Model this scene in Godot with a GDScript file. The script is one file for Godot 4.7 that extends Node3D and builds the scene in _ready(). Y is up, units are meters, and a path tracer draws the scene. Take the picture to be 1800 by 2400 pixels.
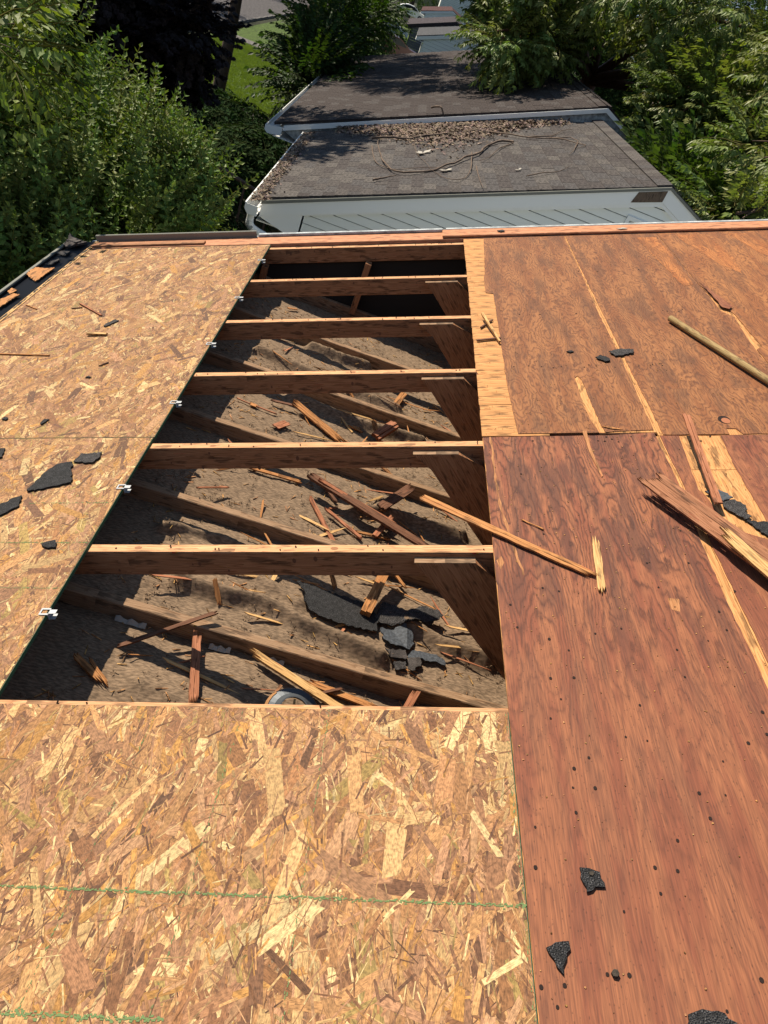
extends Node3D
# A re-roofing job seen from the roof itself. Lengths in metres, y up, the view runs towards -z.
# Roof coordinates: u up the slope (to the right), n out of the slope, v along the eaves (away from the camera).
const BASE := Vector3(0, 3.3, 0)
const PITCH := 21.8
const TRUSS0 := 1.1586
const STEP := 0.6096
const EAVE_U := -2.26
const RIDGE_U := 2.25
const GABLE_V := 4.86

var RB: Basis
var rng := RandomNumberGenerator.new()
var used := {}
var M := {}
var T := {}
var bump_noise := FastNoiseLite.new()
var fine_noise := FastNoiseLite.new()

func R(u: float, v: float, n := 0.0) -> Vector3:
	return BASE + RB.x * u + RB.y * n + Vector3(0, 0, -v)
func W(x: float, y: float, v: float) -> Vector3:
	return BASE + Vector3(x, y, -v)
func rf(a: float, b: float) -> float:
	return rng.randf_range(a, b)
func lin(r: int, g: int, b: int) -> Color:
	return Color8(r, g, b).srgb_to_linear()
func ground_y(v: float) -> float:
	return -3.3 - 0.35 * smoothstep(4.0, 12.0, v) - 0.022 * v

# ------------------------------------------------------------------ mesh building
class MB:
	var v := PackedVector3Array()
	var n := PackedVector3Array()
	var t := PackedVector2Array()
	var c := PackedColorArray()
	func tri(a: Vector3, b: Vector3, d: Vector3, ta := Vector2.ZERO, tb := Vector2.ZERO, td := Vector2.ZERO, col := Color.WHITE):
		var nn := (d - a).cross(b - a).normalized()
		v.push_back(a); v.push_back(b); v.push_back(d)
		n.push_back(nn); n.push_back(nn); n.push_back(nn)
		t.push_back(ta); t.push_back(tb); t.push_back(td)
		c.push_back(col); c.push_back(col); c.push_back(col)
	func tri_n(a: Vector3, b: Vector3, d: Vector3, na: Vector3, nb: Vector3, nd: Vector3, ta: Vector2, tb: Vector2, td: Vector2, col: Color):
		v.push_back(a); v.push_back(b); v.push_back(d)
		n.push_back(na); n.push_back(nb); n.push_back(nd)
		t.push_back(ta); t.push_back(tb); t.push_back(td)
		c.push_back(col); c.push_back(col); c.push_back(col)
	func quad(a: Vector3, b: Vector3, d: Vector3, e: Vector3, ta := Vector2.ZERO, tb := Vector2.ZERO, td := Vector2.ZERO, te := Vector2.ZERO, col := Color.WHITE):
		tri(a, b, d, ta, tb, td, col)
		tri(a, d, e, ta, td, te, col)
	# a box with chamfered edges; texture runs along the longest side
	func box(x: Transform3D, s: Vector3, ch := 0.0, col := Color.WHITE, off := Vector2.ZERO):
		var h := s * 0.5
		var long := 0 if s.x >= s.y and s.x >= s.z else (1 if s.y >= s.z else 2)
		for ax in 3:
			var p := (ax + 1) % 3
			var q := (ax + 2) % 3
			for sg in [-1.0, 1.0]:
				var cs: Array[Vector3] = []
				var ts: Array[Vector2] = []
				for k in [[-1, -1], [1, -1], [1, 1], [-1, 1]]:
					var w := Vector3.ZERO
					w[ax] = h[ax] * sg
					w[p] = (h[p] - ch) * k[0]
					w[q] = (h[q] - ch) * k[1]
					cs.append(x * w)
					var a := p
					var b := q
					if q == long:
						a = q; b = p
					ts.append(Vector2(w[b] + off.x + ax * 0.13, w[a] + off.y))
				if sg > 0:
					quad(cs[0], cs[3], cs[2], cs[1], ts[0], ts[3], ts[2], ts[1], col)
				else:
					quad(cs[0], cs[1], cs[2], cs[3], ts[0], ts[1], ts[2], ts[3], col)
		if ch <= 0.0:
			return
		var ctr := x * Vector3.ZERO
		for ax in 3:
			var p := (ax + 1) % 3
			var q := (ax + 2) % 3
			for k in [[-1, -1], [1, -1], [1, 1], [-1, 1]]:
				var cs: Array[Vector3] = []
				for e in [[-1, 0], [1, 0], [1, 1], [-1, 1]]:
					var w := Vector3.ZERO
					w[ax] = (h[ax] - ch) * e[0]
					w[p] = (h[p] - (ch if e[1] == 0 else 0.0)) * k[0]
					w[q] = (h[q] - (0.0 if e[1] == 0 else ch)) * k[1]
					cs.append(x * w)
				var nn := (cs[2] - cs[0]).cross(cs[1] - cs[0])
				var tt := Vector2(off.x, off.y)
				var te := tt + Vector2(0, h[ax] * 2.0)
				if nn.dot((cs[0] + cs[2]) * 0.5 - ctr) > 0:
					quad(cs[0], cs[1], cs[2], cs[3], tt, te, te, tt, col)
				else:
					quad(cs[3], cs[2], cs[1], cs[0], tt, te, te, tt, col)
	# an outline in (x, z) given thickness along y
	func prism(poly: PackedVector2Array, y0: float, y1: float, x := Transform3D.IDENTITY, col := Color.WHITE, side := Color.WHITE, bow := Vector2.ZERO):
		var pts := poly
		if Geometry2D.is_polygon_clockwise(pts):
			pts = pts.duplicate(); pts.reverse()
		var ix := Geometry2D.triangulate_polygon(pts)
		var ctr := Vector2.ZERO
		for p in pts: ctr += p / pts.size()
		var top: Array[Vector3] = []
		var bot: Array[Vector3] = []
		for p in pts:
			var b := (p - ctr).dot(bow)
			var lift := b * b
			top.append(x * Vector3(p.x, y1 + lift, p.y)); bot.append(x * Vector3(p.x, y0 + lift, p.y))
		for i in range(0, ix.size(), 3):
			var a := ix[i]; var b := ix[i + 1]; var d := ix[i + 2]
			var nn := (top[d] - top[a]).cross(top[b] - top[a])
			if nn.dot(x.basis.y) < 0:
				var s := b; b = d; d = s
			tri(top[a], top[b], top[d], pts[a], pts[b], pts[d], col)
			tri(bot[a], bot[d], bot[b], pts[a], pts[d], pts[b], side)
		var run := 0.0
		for i in pts.size():
			var j := (i + 1) % pts.size()
			var e := pts[i].distance_to(pts[j])
			quad(top[j], top[i], bot[i], bot[j], Vector2(run + e, 0), Vector2(run, 0), Vector2(run, y1 - y0), Vector2(run + e, y1 - y0), side)
			run += e
	func tube(pts: PackedVector3Array, r0: float, r1: float, sides := 6, col := Color.WHITE, smooth := true):
		var rings: Array = []
		var nrm: Array = []
		for i in pts.size():
			var d := (pts[mini(i + 1, pts.size() - 1)] - pts[maxi(i - 1, 0)]).normalized()
			var a := d.cross(Vector3(0.31, 0.17, 0.93)).normalized()
			var b := d.cross(a)
			var f := float(i) / maxf(1.0, pts.size() - 1.0)
			var r := lerpf(r0, r1, f)
			var ring: Array[Vector3] = []
			var rn: Array[Vector3] = []
			for k in sides:
				var g := TAU * k / sides
				var o := a * cos(g) + b * sin(g)
				ring.append(pts[i] + o * r); rn.append(o)
			rings.append(ring); nrm.append(rn)
		var run := 0.0
		for i in pts.size() - 1:
			var e := pts[i].distance_to(pts[i + 1])
			for k in sides:
				var m := (k + 1) % sides
				var u0 := float(k) / sides * TAU * r0
				var u1 := float(k + 1) / sides * TAU * r0
				tri_n(rings[i][k], rings[i + 1][k], rings[i + 1][m], nrm[i][k], nrm[i + 1][k], nrm[i + 1][m], Vector2(u0, run), Vector2(u0, run + e), Vector2(u1, run + e), col)
				tri_n(rings[i][k], rings[i + 1][m], rings[i][m], nrm[i][k], nrm[i + 1][m], nrm[i][m], Vector2(u0, run), Vector2(u1, run + e), Vector2(u1, run), col)
			run += e
		for k in range(1, sides - 1):
			tri(rings[0][0], rings[0][k], rings[0][k + 1], Vector2.ZERO, Vector2(0.01, 0), Vector2(0.01, 0.01), col)
			var l := pts.size() - 1
			tri(rings[l][0], rings[l][k + 1], rings[l][k], Vector2.ZERO, Vector2(0.01, 0), Vector2(0.01, 0.01), col)
	func mesh(m: Material) -> ArrayMesh:
		var am := ArrayMesh.new()
		if v.is_empty(): return am
		var a := []
		a.resize(Mesh.ARRAY_MAX)
		a[Mesh.ARRAY_VERTEX] = v; a[Mesh.ARRAY_NORMAL] = n; a[Mesh.ARRAY_TEX_UV] = t; a[Mesh.ARRAY_COLOR] = c
		am.add_surface_from_arrays(Mesh.PRIMITIVE_TRIANGLES, a)
		am.surface_set_material(0, m)
		return am

func numbered(called: String) -> String:
	if not used.has(called):
		used[called] = 0
		return called
	used[called] += 1
	return "%s_%03d" % [called, used[called]]
func put(called: String, mesh: Mesh, parent: Node = null, x := Transform3D.IDENTITY) -> MeshInstance3D:
	var o := MeshInstance3D.new()
	o.mesh = mesh
	o.transform = x
	if parent == null:
		o.name = numbered(called); add_child(o, true)
	else:
		var key := str(parent.get_instance_id()) + called
		used[key] = used.get(key, -1) + 1
		o.name = called if used[key] == 0 else "%s_%03d" % [called, used[key]]
		parent.add_child(o, true)
	return o
func tag(o: Node, label := "", category := "", group := "", kind := "") -> Node:
	if label: o.set_meta("label", label)
	if category: o.set_meta("category", category)
	if group: o.set_meta("group", group)
	if kind: o.set_meta("kind", kind)
	return o
func thing(called: String, label: String, category: String, at := Vector3.ZERO, basis := Basis.IDENTITY, group := "") -> Node3D:
	var o := Node3D.new()
	o.name = numbered(called); add_child(o, true)
	o.transform = Transform3D(basis, at)
	tag(o, label, category, group)
	return o
func stuff_copies(called: String, mesh: Mesh, xs: Array[Transform3D], cols: PackedColorArray, parent: Node) -> MultiMeshInstance3D:
	var mm := MultiMesh.new()
	mm.transform_format = MultiMesh.TRANSFORM_3D
	mm.use_colors = cols.size() > 0
	mm.mesh = mesh
	mm.instance_count = xs.size()
	for i in xs.size():
		mm.set_instance_transform(i, xs[i])
		if cols.size() > 0: mm.set_instance_color(i, cols[i])
	var o := MultiMeshInstance3D.new()
	o.multimesh = mm
	var key := str(parent.get_instance_id()) + called
	used[key] = used.get(key, -1) + 1
	o.name = called if used[key] == 0 else "%s_%03d" % [called, used[key]]
	parent.add_child(o, true)
	o.set_meta("kind", "stuff")
	return o

# ------------------------------------------------------------------ textures
func noise(sd: int, freq: float, oct := 3, kind := FastNoiseLite.TYPE_SIMPLEX_SMOOTH) -> FastNoiseLite:
	var f := FastNoiseLite.new()
	f.seed = sd; f.frequency = freq; f.noise_type = kind
	f.fractal_type = FastNoiseLite.FRACTAL_FBM if oct > 1 else FastNoiseLite.FRACTAL_NONE
	f.fractal_octaves = oct
	return f
func field(sd: int, freq: float, oct: int, gw: int, gh: int, w: int, h: int) -> PackedFloat32Array:
	var im := noise(sd, freq, oct).get_image(gw, gh, false, false, true)
	im.convert(Image.FORMAT_RF)
	if gw != w or gh != h: im.resize(w, h, Image.INTERPOLATE_CUBIC)
	return im.get_data().to_float32_array()
func tex(im: Image) -> ImageTexture:
	im.generate_mipmaps()
	return ImageTexture.create_from_image(im)
func bump_of(im: Image, strength: float) -> ImageTexture:
	var b := im.duplicate() as Image
	b.clear_mipmaps()
	b.convert(Image.FORMAT_RGBA8)
	b.bump_map_to_normal_map(strength)
	return tex(b)
# rotary-cut veneer: contour grain drawn out along y, fine streaks, stains and pores
func veneer(sd: int, w: int, h: int, bands: float, wander: float, cols: Array, key: String, squeeze := 7, straight := 0.0):
	var g := field(sd, 0.006, 2, w, h / squeeze, w, h)
	var d := field(sd + 1, 0.03, 3, w, h / 3, w, h)
	var s := field(sd + 2, 0.42, 3, w, h / 26, w, h)
	var b := field(sd + 3, 0.014, 5, w, h / 5, w, h)
	var r := field(sd + 4, 0.018, 4, w, h / 8, w, h)
	var p := field(sd + 5, 0.4, 1, w, h / 4, w, h)
	var light: Color = cols[0]
	var dark: Color = cols[1]
	var red: Color = cols[2]
	var stain: Color = cols[3]
	var out := PackedByteArray(); out.resize(w * h * 3)
	var hgt := PackedByteArray(); hgt.resize(w * h)
	for i in w * h:
		var q := g[i] * bands + d[i] * wander + s[i] * 0.25
		q -= floorf(q)
		var plain := straight * smoothstep(0.22, 0.62, float(i) / (w * h))
		var line := 1.0 - absf(q * 2.0 - 1.0)
		line = line * line * line * (0.5 + 0.5 * d[i])
		var k := clampf(line * (1.02 - 0.74 * plain) + (s[i] - 0.5) * 0.75 + 0.14 + 0.08 * plain, 0.0, 1.0)
		var rr := clampf((r[i] - 0.42) * 3.2, 0.0, 1.0)
		var st := clampf((b[i] + 0.35 * (s[i] - 0.5) - 0.50 + 0.16 * (straight - plain)) * 1.7, 0.0, 0.58) * (1.0 - 0.6 * plain)
		var m := 1.0 - (0.35 if p[i] > 0.9 else 0.0)
		var cr := lerpf(lerpf(lerpf(light.r, red.r, rr), dark.r, k), stain.r, st) * m
		var cg := lerpf(lerpf(lerpf(light.g, red.g, rr), dark.g, k), stain.g, st) * m
		var cb := lerpf(lerpf(lerpf(light.b, red.b, rr), dark.b, k), stain.b, st) * m
		out[i * 3] = int(clampf(cr, 0, 1) * 255.0)
		out[i * 3 + 1] = int(clampf(cg, 0, 1) * 255.0)
		out[i * 3 + 2] = int(clampf(cb, 0, 1) * 255.0)
		hgt[i] = int(clampf(0.75 - 0.35 * k - 0.3 * (1.0 - m) + 0.2 * (s[i] - 0.5), 0, 1) * 255.0)
	T[key] = tex(Image.create_from_data(w, h, false, Image.FORMAT_RGB8, out))
	T[key + "_n"] = bump_of(Image.create_from_data(w, h, false, Image.FORMAT_L8, hgt), 3.0)
# sawn lumber: straight grain along y, greyish multiplier
func lumber(sd: int, w: int, h: int):
	var d := field(sd, 0.012, 3, w, h / 8, w, h)
	var s := field(sd + 1, 0.3, 2, w, h / 40, w, h)
	var b := field(sd + 2, 0.012, 4, w, h / 2, w, h)
	var out := PackedByteArray(); out.resize(w * h * 3)
	var hgt := PackedByteArray(); hgt.resize(w * h)
	for i in w * h:
		var x := float(i % w) / w
		var q := x * 9.0 + d[i] * 5.0
		q -= floorf(q)
		var k := q * q * 0.55 + (s[i] - 0.5) * 0.5
		var st := clampf((b[i] - 0.56) * 3.0, 0.0, 0.55)
		var l := clampf(1.0 - 0.42 * k - st * 0.5, 0.0, 1.0)
		out[i * 3] = int(l * 255.0)
		out[i * 3 + 1] = int(l * (0.985 - 0.10 * k) * 255.0)
		out[i * 3 + 2] = int(l * (0.97 - 0.20 * k) * 255.0)
		hgt[i] = int(clampf(0.6 - 0.4 * k, 0, 1) * 255.0)
	T.lumber = tex(Image.create_from_data(w, h, false, Image.FORMAT_RGB8, out))
	T.lumber_n = bump_of(Image.create_from_data(w, h, false, Image.FORMAT_L8, hgt), 3.0)
# one wafer of oriented strand board: pale grain, pores and the press-screen print
func wafer(sd: int, w: int):
	var s := field(sd, 0.2, 2, w, w / 16, w, w)
	var p := field(sd + 1, 0.35, 1, w, w, w, w)
	var b := field(sd + 2, 0.02, 3, w, w, w, w)
	var out := PackedByteArray(); out.resize(w * w)
	for y in w:
		for x in w:
			var i := y * w + x
			var l := 0.88 + 0.46 * (s[i] - 0.5) + 0.35 * (b[i] - 0.5) + 0.05 * sin(x * 0.9) * sin(y * 0.9)
			if p[i] > 0.80: l -= 0.25
			if p[i] < 0.12: l += 0.08
			out[i] = int(clampf(l, 0, 1) * 255.0)
	var im := Image.create_from_data(w, w, false, Image.FORMAT_L8, out)
	T.wafer = tex(im)
	T.wafer_n = bump_of(im, 4.0)
func grains(sd: int, w: int, lo: float, hi: float, sparkle: float, key: String, freq := 0.32):
	var p := field(sd, freq, 1, w, w, w, w)
	var b := field(sd + 1, 0.02, 4, w, w, w, w)
	var out := PackedByteArray(); out.resize(w * w)
	for i in w * w:
		var l := lerpf(lo, hi, p[i]) * (0.7 + 0.6 * b[i])
		if p[i] > 1.0 - sparkle: l += 0.45
		out[i] = int(clampf(l, 0, 1) * 255.0)
	var im := Image.create_from_data(w, w, false, Image.FORMAT_L8, out)
	T[key] = tex(im)
	T[key + "_n"] = bump_of(im, 5.0)

func mat(key: String, col: Color, rough := 0.85, t := "", scale := 1.0, nrm := 1.0) -> StandardMaterial3D:
	var m := StandardMaterial3D.new()
	m.albedo_color = col.linear_to_srgb()
	m.roughness = rough
	m.metallic_specular = 0.35
	m.vertex_color_use_as_albedo = true
	m.cull_mode = BaseMaterial3D.CULL_DISABLED
	if t:
		m.albedo_texture = T[t]
		m.normal_enabled = true
		m.normal_texture = T[t + "_n"]
		m.normal_scale = nrm
		m.uv1_scale = Vector3(scale, scale, 1)
	M[key] = m
	return m
func leaf_mat(key: String, col: Color, back: Color, rough := 0.58):
	var m := mat(key, col, rough)
	m.backlight_enabled = true
	m.backlight = back.linear_to_srgb()
	m.metallic_specular = 0.3

func materials():
	veneer(11, 832, 1664, 13.0, 2.2, [Color8(178, 118, 70), Color8(108, 66, 41), Color8(154, 96, 56), Color8(106, 70, 48)], "ply_a", 5)
	veneer(71, 1024, 2048, 13.0, 1.2, [Color8(166, 104, 69), Color8(80, 46, 33), Color8(146, 84, 58), Color8(84, 53, 43)], "ply_b", 8, 1.0)
	lumber(31, 384, 1024)
	wafer(51, 384)
	grains(91, 384, 0.22, 1.0, 0.10, "granule")
	grains(95, 384, 0.62, 1.0, 0.0, "fibre")
	grains(97, 384, 0.12, 0.9, 0.20, "speckle", 0.16)
	for k in ["ply_a", "ply_b"]:
		var m := mat(k, Color(0.9, 0.9, 0.9), 0.72, k, 1.0, 0.8)
		m.uv1_scale = Vector3(1.0 / 1.22, 1.0 / 2.44, 1)
	var mp := mat("ply_pale", Color(1.0, 1.0, 1.0), 0.72, "ply_a", 1.0, 0.8)
	mp.uv1_scale = Vector3(1.0 / 1.22, 1.0 / 2.44, 1)
	mat("ply_streak", Color(0.98, 0.92, 0.80), 0.75, "ply_a", 1.0, 0.8).uv1_scale = Vector3(1.0 / 1.22, 1.0 / 2.44, 1)
	M.ply_a.albedo_color = Color(0.68, 0.69, 0.74).linear_to_srgb()
	M.ply_b.albedo_color = Color(0.80, 0.81, 0.84).linear_to_srgb()
	M.ply_pale.albedo_color = Color(0.78, 0.78, 0.76).linear_to_srgb()
	for k in [["wood_top", Color(0.68, 0.375, 0.19)], ["wood_old", Color(0.36, 0.175, 0.085)], ["wood_plank", Color(0.34, 0.155, 0.08)], ["wood_joist", Color(0.33, 0.215, 0.13)], ["wood_tan", Color(0.58, 0.30, 0.115)], ["wood_scar", Color(0.42, 0.20, 0.085)], ["wood_rake", Color(0.40, 0.165, 0.085)], ["wood_salmon", Color(0.56, 0.265, 0.145)], ["wood_split", Color(0.48, 0.225, 0.08)], ["wood_dark", Color(0.17, 0.08, 0.045)], ["wood_pale", Color(0.62, 0.39, 0.165)], ["wood_handle", Color(0.34, 0.245, 0.11)], ["wood_weathered", Color(0.16, 0.12, 0.09)], ["bark", Color(0.13, 0.09, 0.07)], ["bark_red", Color(0.17, 0.085, 0.06)], ["twig", Color(0.17, 0.125, 0.095)]]:
		var m := mat(k[0], k[1], 0.78, "lumber", 1.0, 0.8)
		m.uv1_scale = Vector3(1.0 / 0.16, 1.0 / 0.9, 1)
	mat("strand", Color(1, 1, 1), 0.7, "wafer", 1.0, 0.6)
	mat("osb_core", Color(0.34, 0.22, 0.13), 0.8, "fibre", 9.0, 1.0)
	mat("osb_edge", Color(0.03, 0.09, 0.045), 0.8)
	mat("chalk", Color(0.13, 0.19, 0.075), 0.95)
	mat("insulation", Color(0.295, 0.20, 0.125), 0.97, "fibre", 4.0, 0.3).uv1_scale = Vector3(4.3, 15.0, 1)
	mat("shingle_black", Color(0.14, 0.135, 0.135), 0.75, "speckle", 5.0, 1.8)
	mat("shingle_grey", Color(0.26, 0.235, 0.225), 0.8, "speckle", 5.0, 1.8)
	mat("shingle_back", Color(0.09, 0.10, 0.115), 0.55, "fibre", 9.0, 0.6)
	mat("roof_a", Color(0.25, 0.215, 0.195), 0.92, "granule", 3.0, 0.8)
	mat("roof_b", Color(0.205, 0.172, 0.16), 0.92, "granule", 3.0, 0.8)
	mat("roof_c", Color(0.32, 0.28, 0.25), 0.92, "granule", 3.0, 0.8)
	mat("roof_d", Color(0.24, 0.215, 0.205), 0.92, "granule", 3.0, 0.8)
	mat("roof_upper", Color(0.15, 0.115, 0.105), 0.92, "granule", 3.0, 0.8)
	mat("white", Color(0.80, 0.80, 0.76), 0.6)
	mat("white_worn", Color(0.52, 0.55, 0.55), 0.7, "fibre", 1.3, 0.3)
	mat("siding", Color(0.76, 0.78, 0.73), 0.5)
	mat("galvanised", Color(0.30, 0.31, 0.32), 0.55).metallic = 0.3
	mat("drip", Color(0.17, 0.17, 0.145), 0.5)
	mat("zinc", Color(0.13, 0.145, 0.16), 0.5, "fibre", 9.0, 0.3).metallic = 0.3
	mat("rust", Color(0.30, 0.15, 0.06), 0.85)
	mat("black", Color(0.012, 0.012, 0.013), 0.6)
	mat("guard", Color(0.035, 0.037, 0.042), 0.5)
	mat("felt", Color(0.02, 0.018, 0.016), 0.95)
	mat("hole", Color(0.02, 0.012, 0.01), 0.95)
	mat("stone", Color(0.20, 0.16, 0.12), 0.9, "granule", 12.0, 1.0)
	mat("ceiling", Color(0.5, 0.5, 0.48), 0.9)
	mat("lawn", Color(0.115, 0.185, 0.03), 0.95, "fibre", 0.5, 2.0)
	mat("soil", Color(0.045, 0.05, 0.02), 0.95, "fibre", 0.5, 2.0)
	mat("concrete", Color(0.36, 0.33, 0.31), 0.9, "granule", 0.6, 0.3)
	mat("asphalt", Color(0.20, 0.18, 0.18), 0.95, "granule", 0.6, 0.3)
	mat("purple_siding", Color(0.10, 0.10, 0.125), 0.7)
	mat("far_roof", Color(0.17, 0.17, 0.18), 0.9, "granule", 1.0, 0.4)
	mat("plum_roof", Color(0.13, 0.10, 0.115), 0.9, "granule", 1.0, 0.4)
	mat("red_roof", Color(0.18, 0.065, 0.06), 0.9, "granule", 1.0, 0.4)
	mat("brown_wall", Color(0.14, 0.10, 0.075), 0.85, "fibre", 1.0, 0.3)
	mat("glass", Color(0.02, 0.025, 0.03), 0.08)
	mat("tyre", Color(0.015, 0.015, 0.015), 0.9)
	mat("car_silver", Color(0.55, 0.57, 0.58), 0.25).clearcoat_enabled = true
	mat("car_white", Color(0.75, 0.76, 0.76), 0.3).clearcoat_enabled = true
	mat("car_red", Color(0.09, 0.012, 0.012), 0.25).clearcoat_enabled = true
	mat("dead_leaf", Color(0.23, 0.175, 0.13), 0.85)
	mat("paper", Color(0.36, 0.33, 0.28), 0.7)
	leaf_mat("leaf_bush", Color(0.145, 0.205, 0.048), Color(0.42, 0.5, 0.14))
	leaf_mat("leaf_lime", Color(0.165, 0.22, 0.05), Color(0.62, 0.7, 0.18))
	leaf_mat("leaf_purple", Color(0.018, 0.012, 0.012), Color(0.004, 0.003, 0.002))
	leaf_mat("leaf_silver", Color(0.19, 0.24, 0.07), Color(0.55, 0.65, 0.22), 0.45)
	leaf_mat("leaf_green", Color(0.065, 0.11, 0.028), Color(0.6, 0.7, 0.2))
	leaf_mat("leaf_dark", Color(0.03, 0.055, 0.02), Color(0.2, 0.3, 0.06), 0.8)
	M.leaf_dark.metallic_specular = 0.1

# ------------------------------------------------------------------ scene
func _ready():
	rng.seed = 20240611
	RB = Basis(Vector3(0, 0, 1), deg_to_rad(PITCH))
	bump_noise = noise(5, 1.0, 4)
	fine_noise = noise(6, 1.0, 2)
	var cam := Camera3D.new()
	cam.name = "camera"
	add_child(cam)
	cam.transform = Transform3D(RB * Basis.from_euler(Vector3(-0.617836, 0.087593, -0.052122), EULER_ORDER_YXZ), R(0, 0, 1.3832))
	cam.fov = 67.91
	cam.near = 0.05
	cam.far = 600.0
	cam.current = true
	var env := Environment.new()
	env.background_mode = Environment.BG_SKY
	var sm := ProceduralSkyMaterial.new()
	sm.sky_top_color = Color(0.48, 0.58, 0.72)
	sm.sky_horizon_color = Color(0.74, 0.80, 0.86)
	sm.sky_curve = 0.12
	sm.ground_bottom_color = Color(0.10, 0.12, 0.07)
	sm.ground_horizon_color = Color(0.30, 0.34, 0.30)
	sm.sun_angle_max = 8.0
	var sky := Sky.new()
	sky.sky_material = sm
	env.sky = sky
	env.background_energy_multiplier = 0.55
	env.tonemap_mode = Environment.TONE_MAPPER_LINEAR
	env.tonemap_exposure = 1.7
	env.ambient_light_source = Environment.AMBIENT_SOURCE_SKY
	env.sdfgi_enabled = true
	env.ssao_enabled = true
	env.ssil_enabled = true
	var we := WorldEnvironment.new()
	we.name = "world_environment"
	we.environment = env
	add_child(we)
	var sun := DirectionalLight3D.new()
	sun.name = "sun"
	sun.light_energy = 1.5
	sun.light_color = Color(1.0, 0.955, 0.88)
	sun.light_angular_distance = 0.53
	sun.shadow_enabled = true
	add_child(sun)
	sun.look_at_from_position(Vector3(-0.73, 1.0, -0.66) * 50.0, Vector3.ZERO)

	materials()
	terrain()
	house()
	neighbour()
	far_houses()
	insulation()
	greenery()
	debris()

# ------------------------------------------------------------------ ground and street
func sheet(called: String, x0: float, x1: float, v0: float, v1: float, lift: float, m: Material, nx: int, nv: int, rough := 0.0):
	var b := MB.new()
	for i in nx:
		for j in nv:
			var q: Array[Vector3] = []
			var tt: Array[Vector2] = []
			for k in [[0, 0], [0, 1], [1, 1], [1, 0]]:
				var x := lerpf(x0, x1, float(i + k[0]) / nx)
				var v := lerpf(v0, v1, float(j + k[1]) / nv)
				var h := ground_y(v) + lift + rough * bump_noise.get_noise_2d(x * 0.4, v * 0.4)
				q.append(W(x, h, v)); tt.append(Vector2(x, v))
			b.quad(q[0], q[1], q[2], q[3], tt[0], tt[1], tt[2], tt[3])
	return tag(put(called, b.mesh(m)), "", "", "", "structure")

func terrain():
	sheet("ground", -160, 200, -60, 330, 0.0, M.soil, 30, 120)
	sheet("lawn", -9.6, -2.4, 27.5, 60.0, 0.012, M.lawn, 14, 80)
	sheet("lawn", -60, -17.5, 4.0, 120.0, 0.012, M.lawn, 14, 60)
	sheet("lawn", -9.6, 0.0, 60.0, 130.0, 0.012, M.lawn, 10, 60)
	sheet("street", -17.0, -10.2, -20, 200, 0.02, M.asphalt, 4, 120)
	sheet("driveway", -10.2, -2.3, 26.1, 27.4, 0.026, M.concrete, 6, 3)
	sheet("front_walk", -10.2, -3.0, 43.2, 44.6, 0.026, M.concrete, 6, 3)
	# kerb along the street
	var b := MB.new()
	for j in 100:
		var v := -20.0 + 2.0 * j
		b.box(Transform3D(Basis.IDENTITY, W(-10.12, ground_y(v) + 0.05, v)), Vector3(0.15, 0.16, 2.0), 0.01)
	tag(put("kerb", b.mesh(M.concrete)), "", "", "", "structure")
	# blades on the sunny lawn
	var g := MB.new()
	for k in 7:
		var a := rf(0, TAU)
		var o := Vector3(rf(-0.04, 0.04), 0, rf(-0.04, 0.04))
		var w := Vector3(cos(a), 0, sin(a)) * 0.006
		g.tri(o - w, o + Vector3(rf(-0.03, 0.03), rf(0.04, 0.07), rf(-0.03, 0.03)), o + w)
	var xs: Array[Transform3D] = []
	var cs := PackedColorArray()
	for i in 26000:
		var x := rf(-9.4, -2.5)
		var v := rf(27.5, 42.8)
		xs.append(Transform3D(Basis(Vector3.UP, rf(0, TAU)).scaled(Vector3.ONE * rf(0.8, 1.5)), W(x, ground_y(v) + 0.01, v)))
		var l := rf(0.8, 1.25)
		cs.append(Color(l, l, l * 0.9))
	var root := Node3D.new()
	root.name = numbered("grass"); add_child(root, true)
	tag(root, "sunlit mown green grass beside the concrete walk", "grass", "", "stuff")
	stuff_copies("blades", g.mesh(M.leaf_lime), xs, cs, root)

# ------------------------------------------------------------------ the house being re-roofed
func outline(f: Array, jag := 0.0, step := 0.03) -> PackedVector2Array:
	var out := PackedVector2Array()
	var n := f.size() / 2
	for i in n:
		var a := Vector2(f[i * 2], -f[i * 2 + 1])
		var j := (i + 1) % n
		var b := Vector2(f[j * 2], -f[j * 2 + 1])
		out.append(a)
		if jag > 0.0:
			var k := int(a.distance_to(b) / step)
			var d := (b - a).orthogonal().normalized()
			for m in range(1, k):
				out.append(a.lerp(b, (m + rf(-0.3, 0.3)) / k) + d * rf(-jag, jag))
	return out

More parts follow.
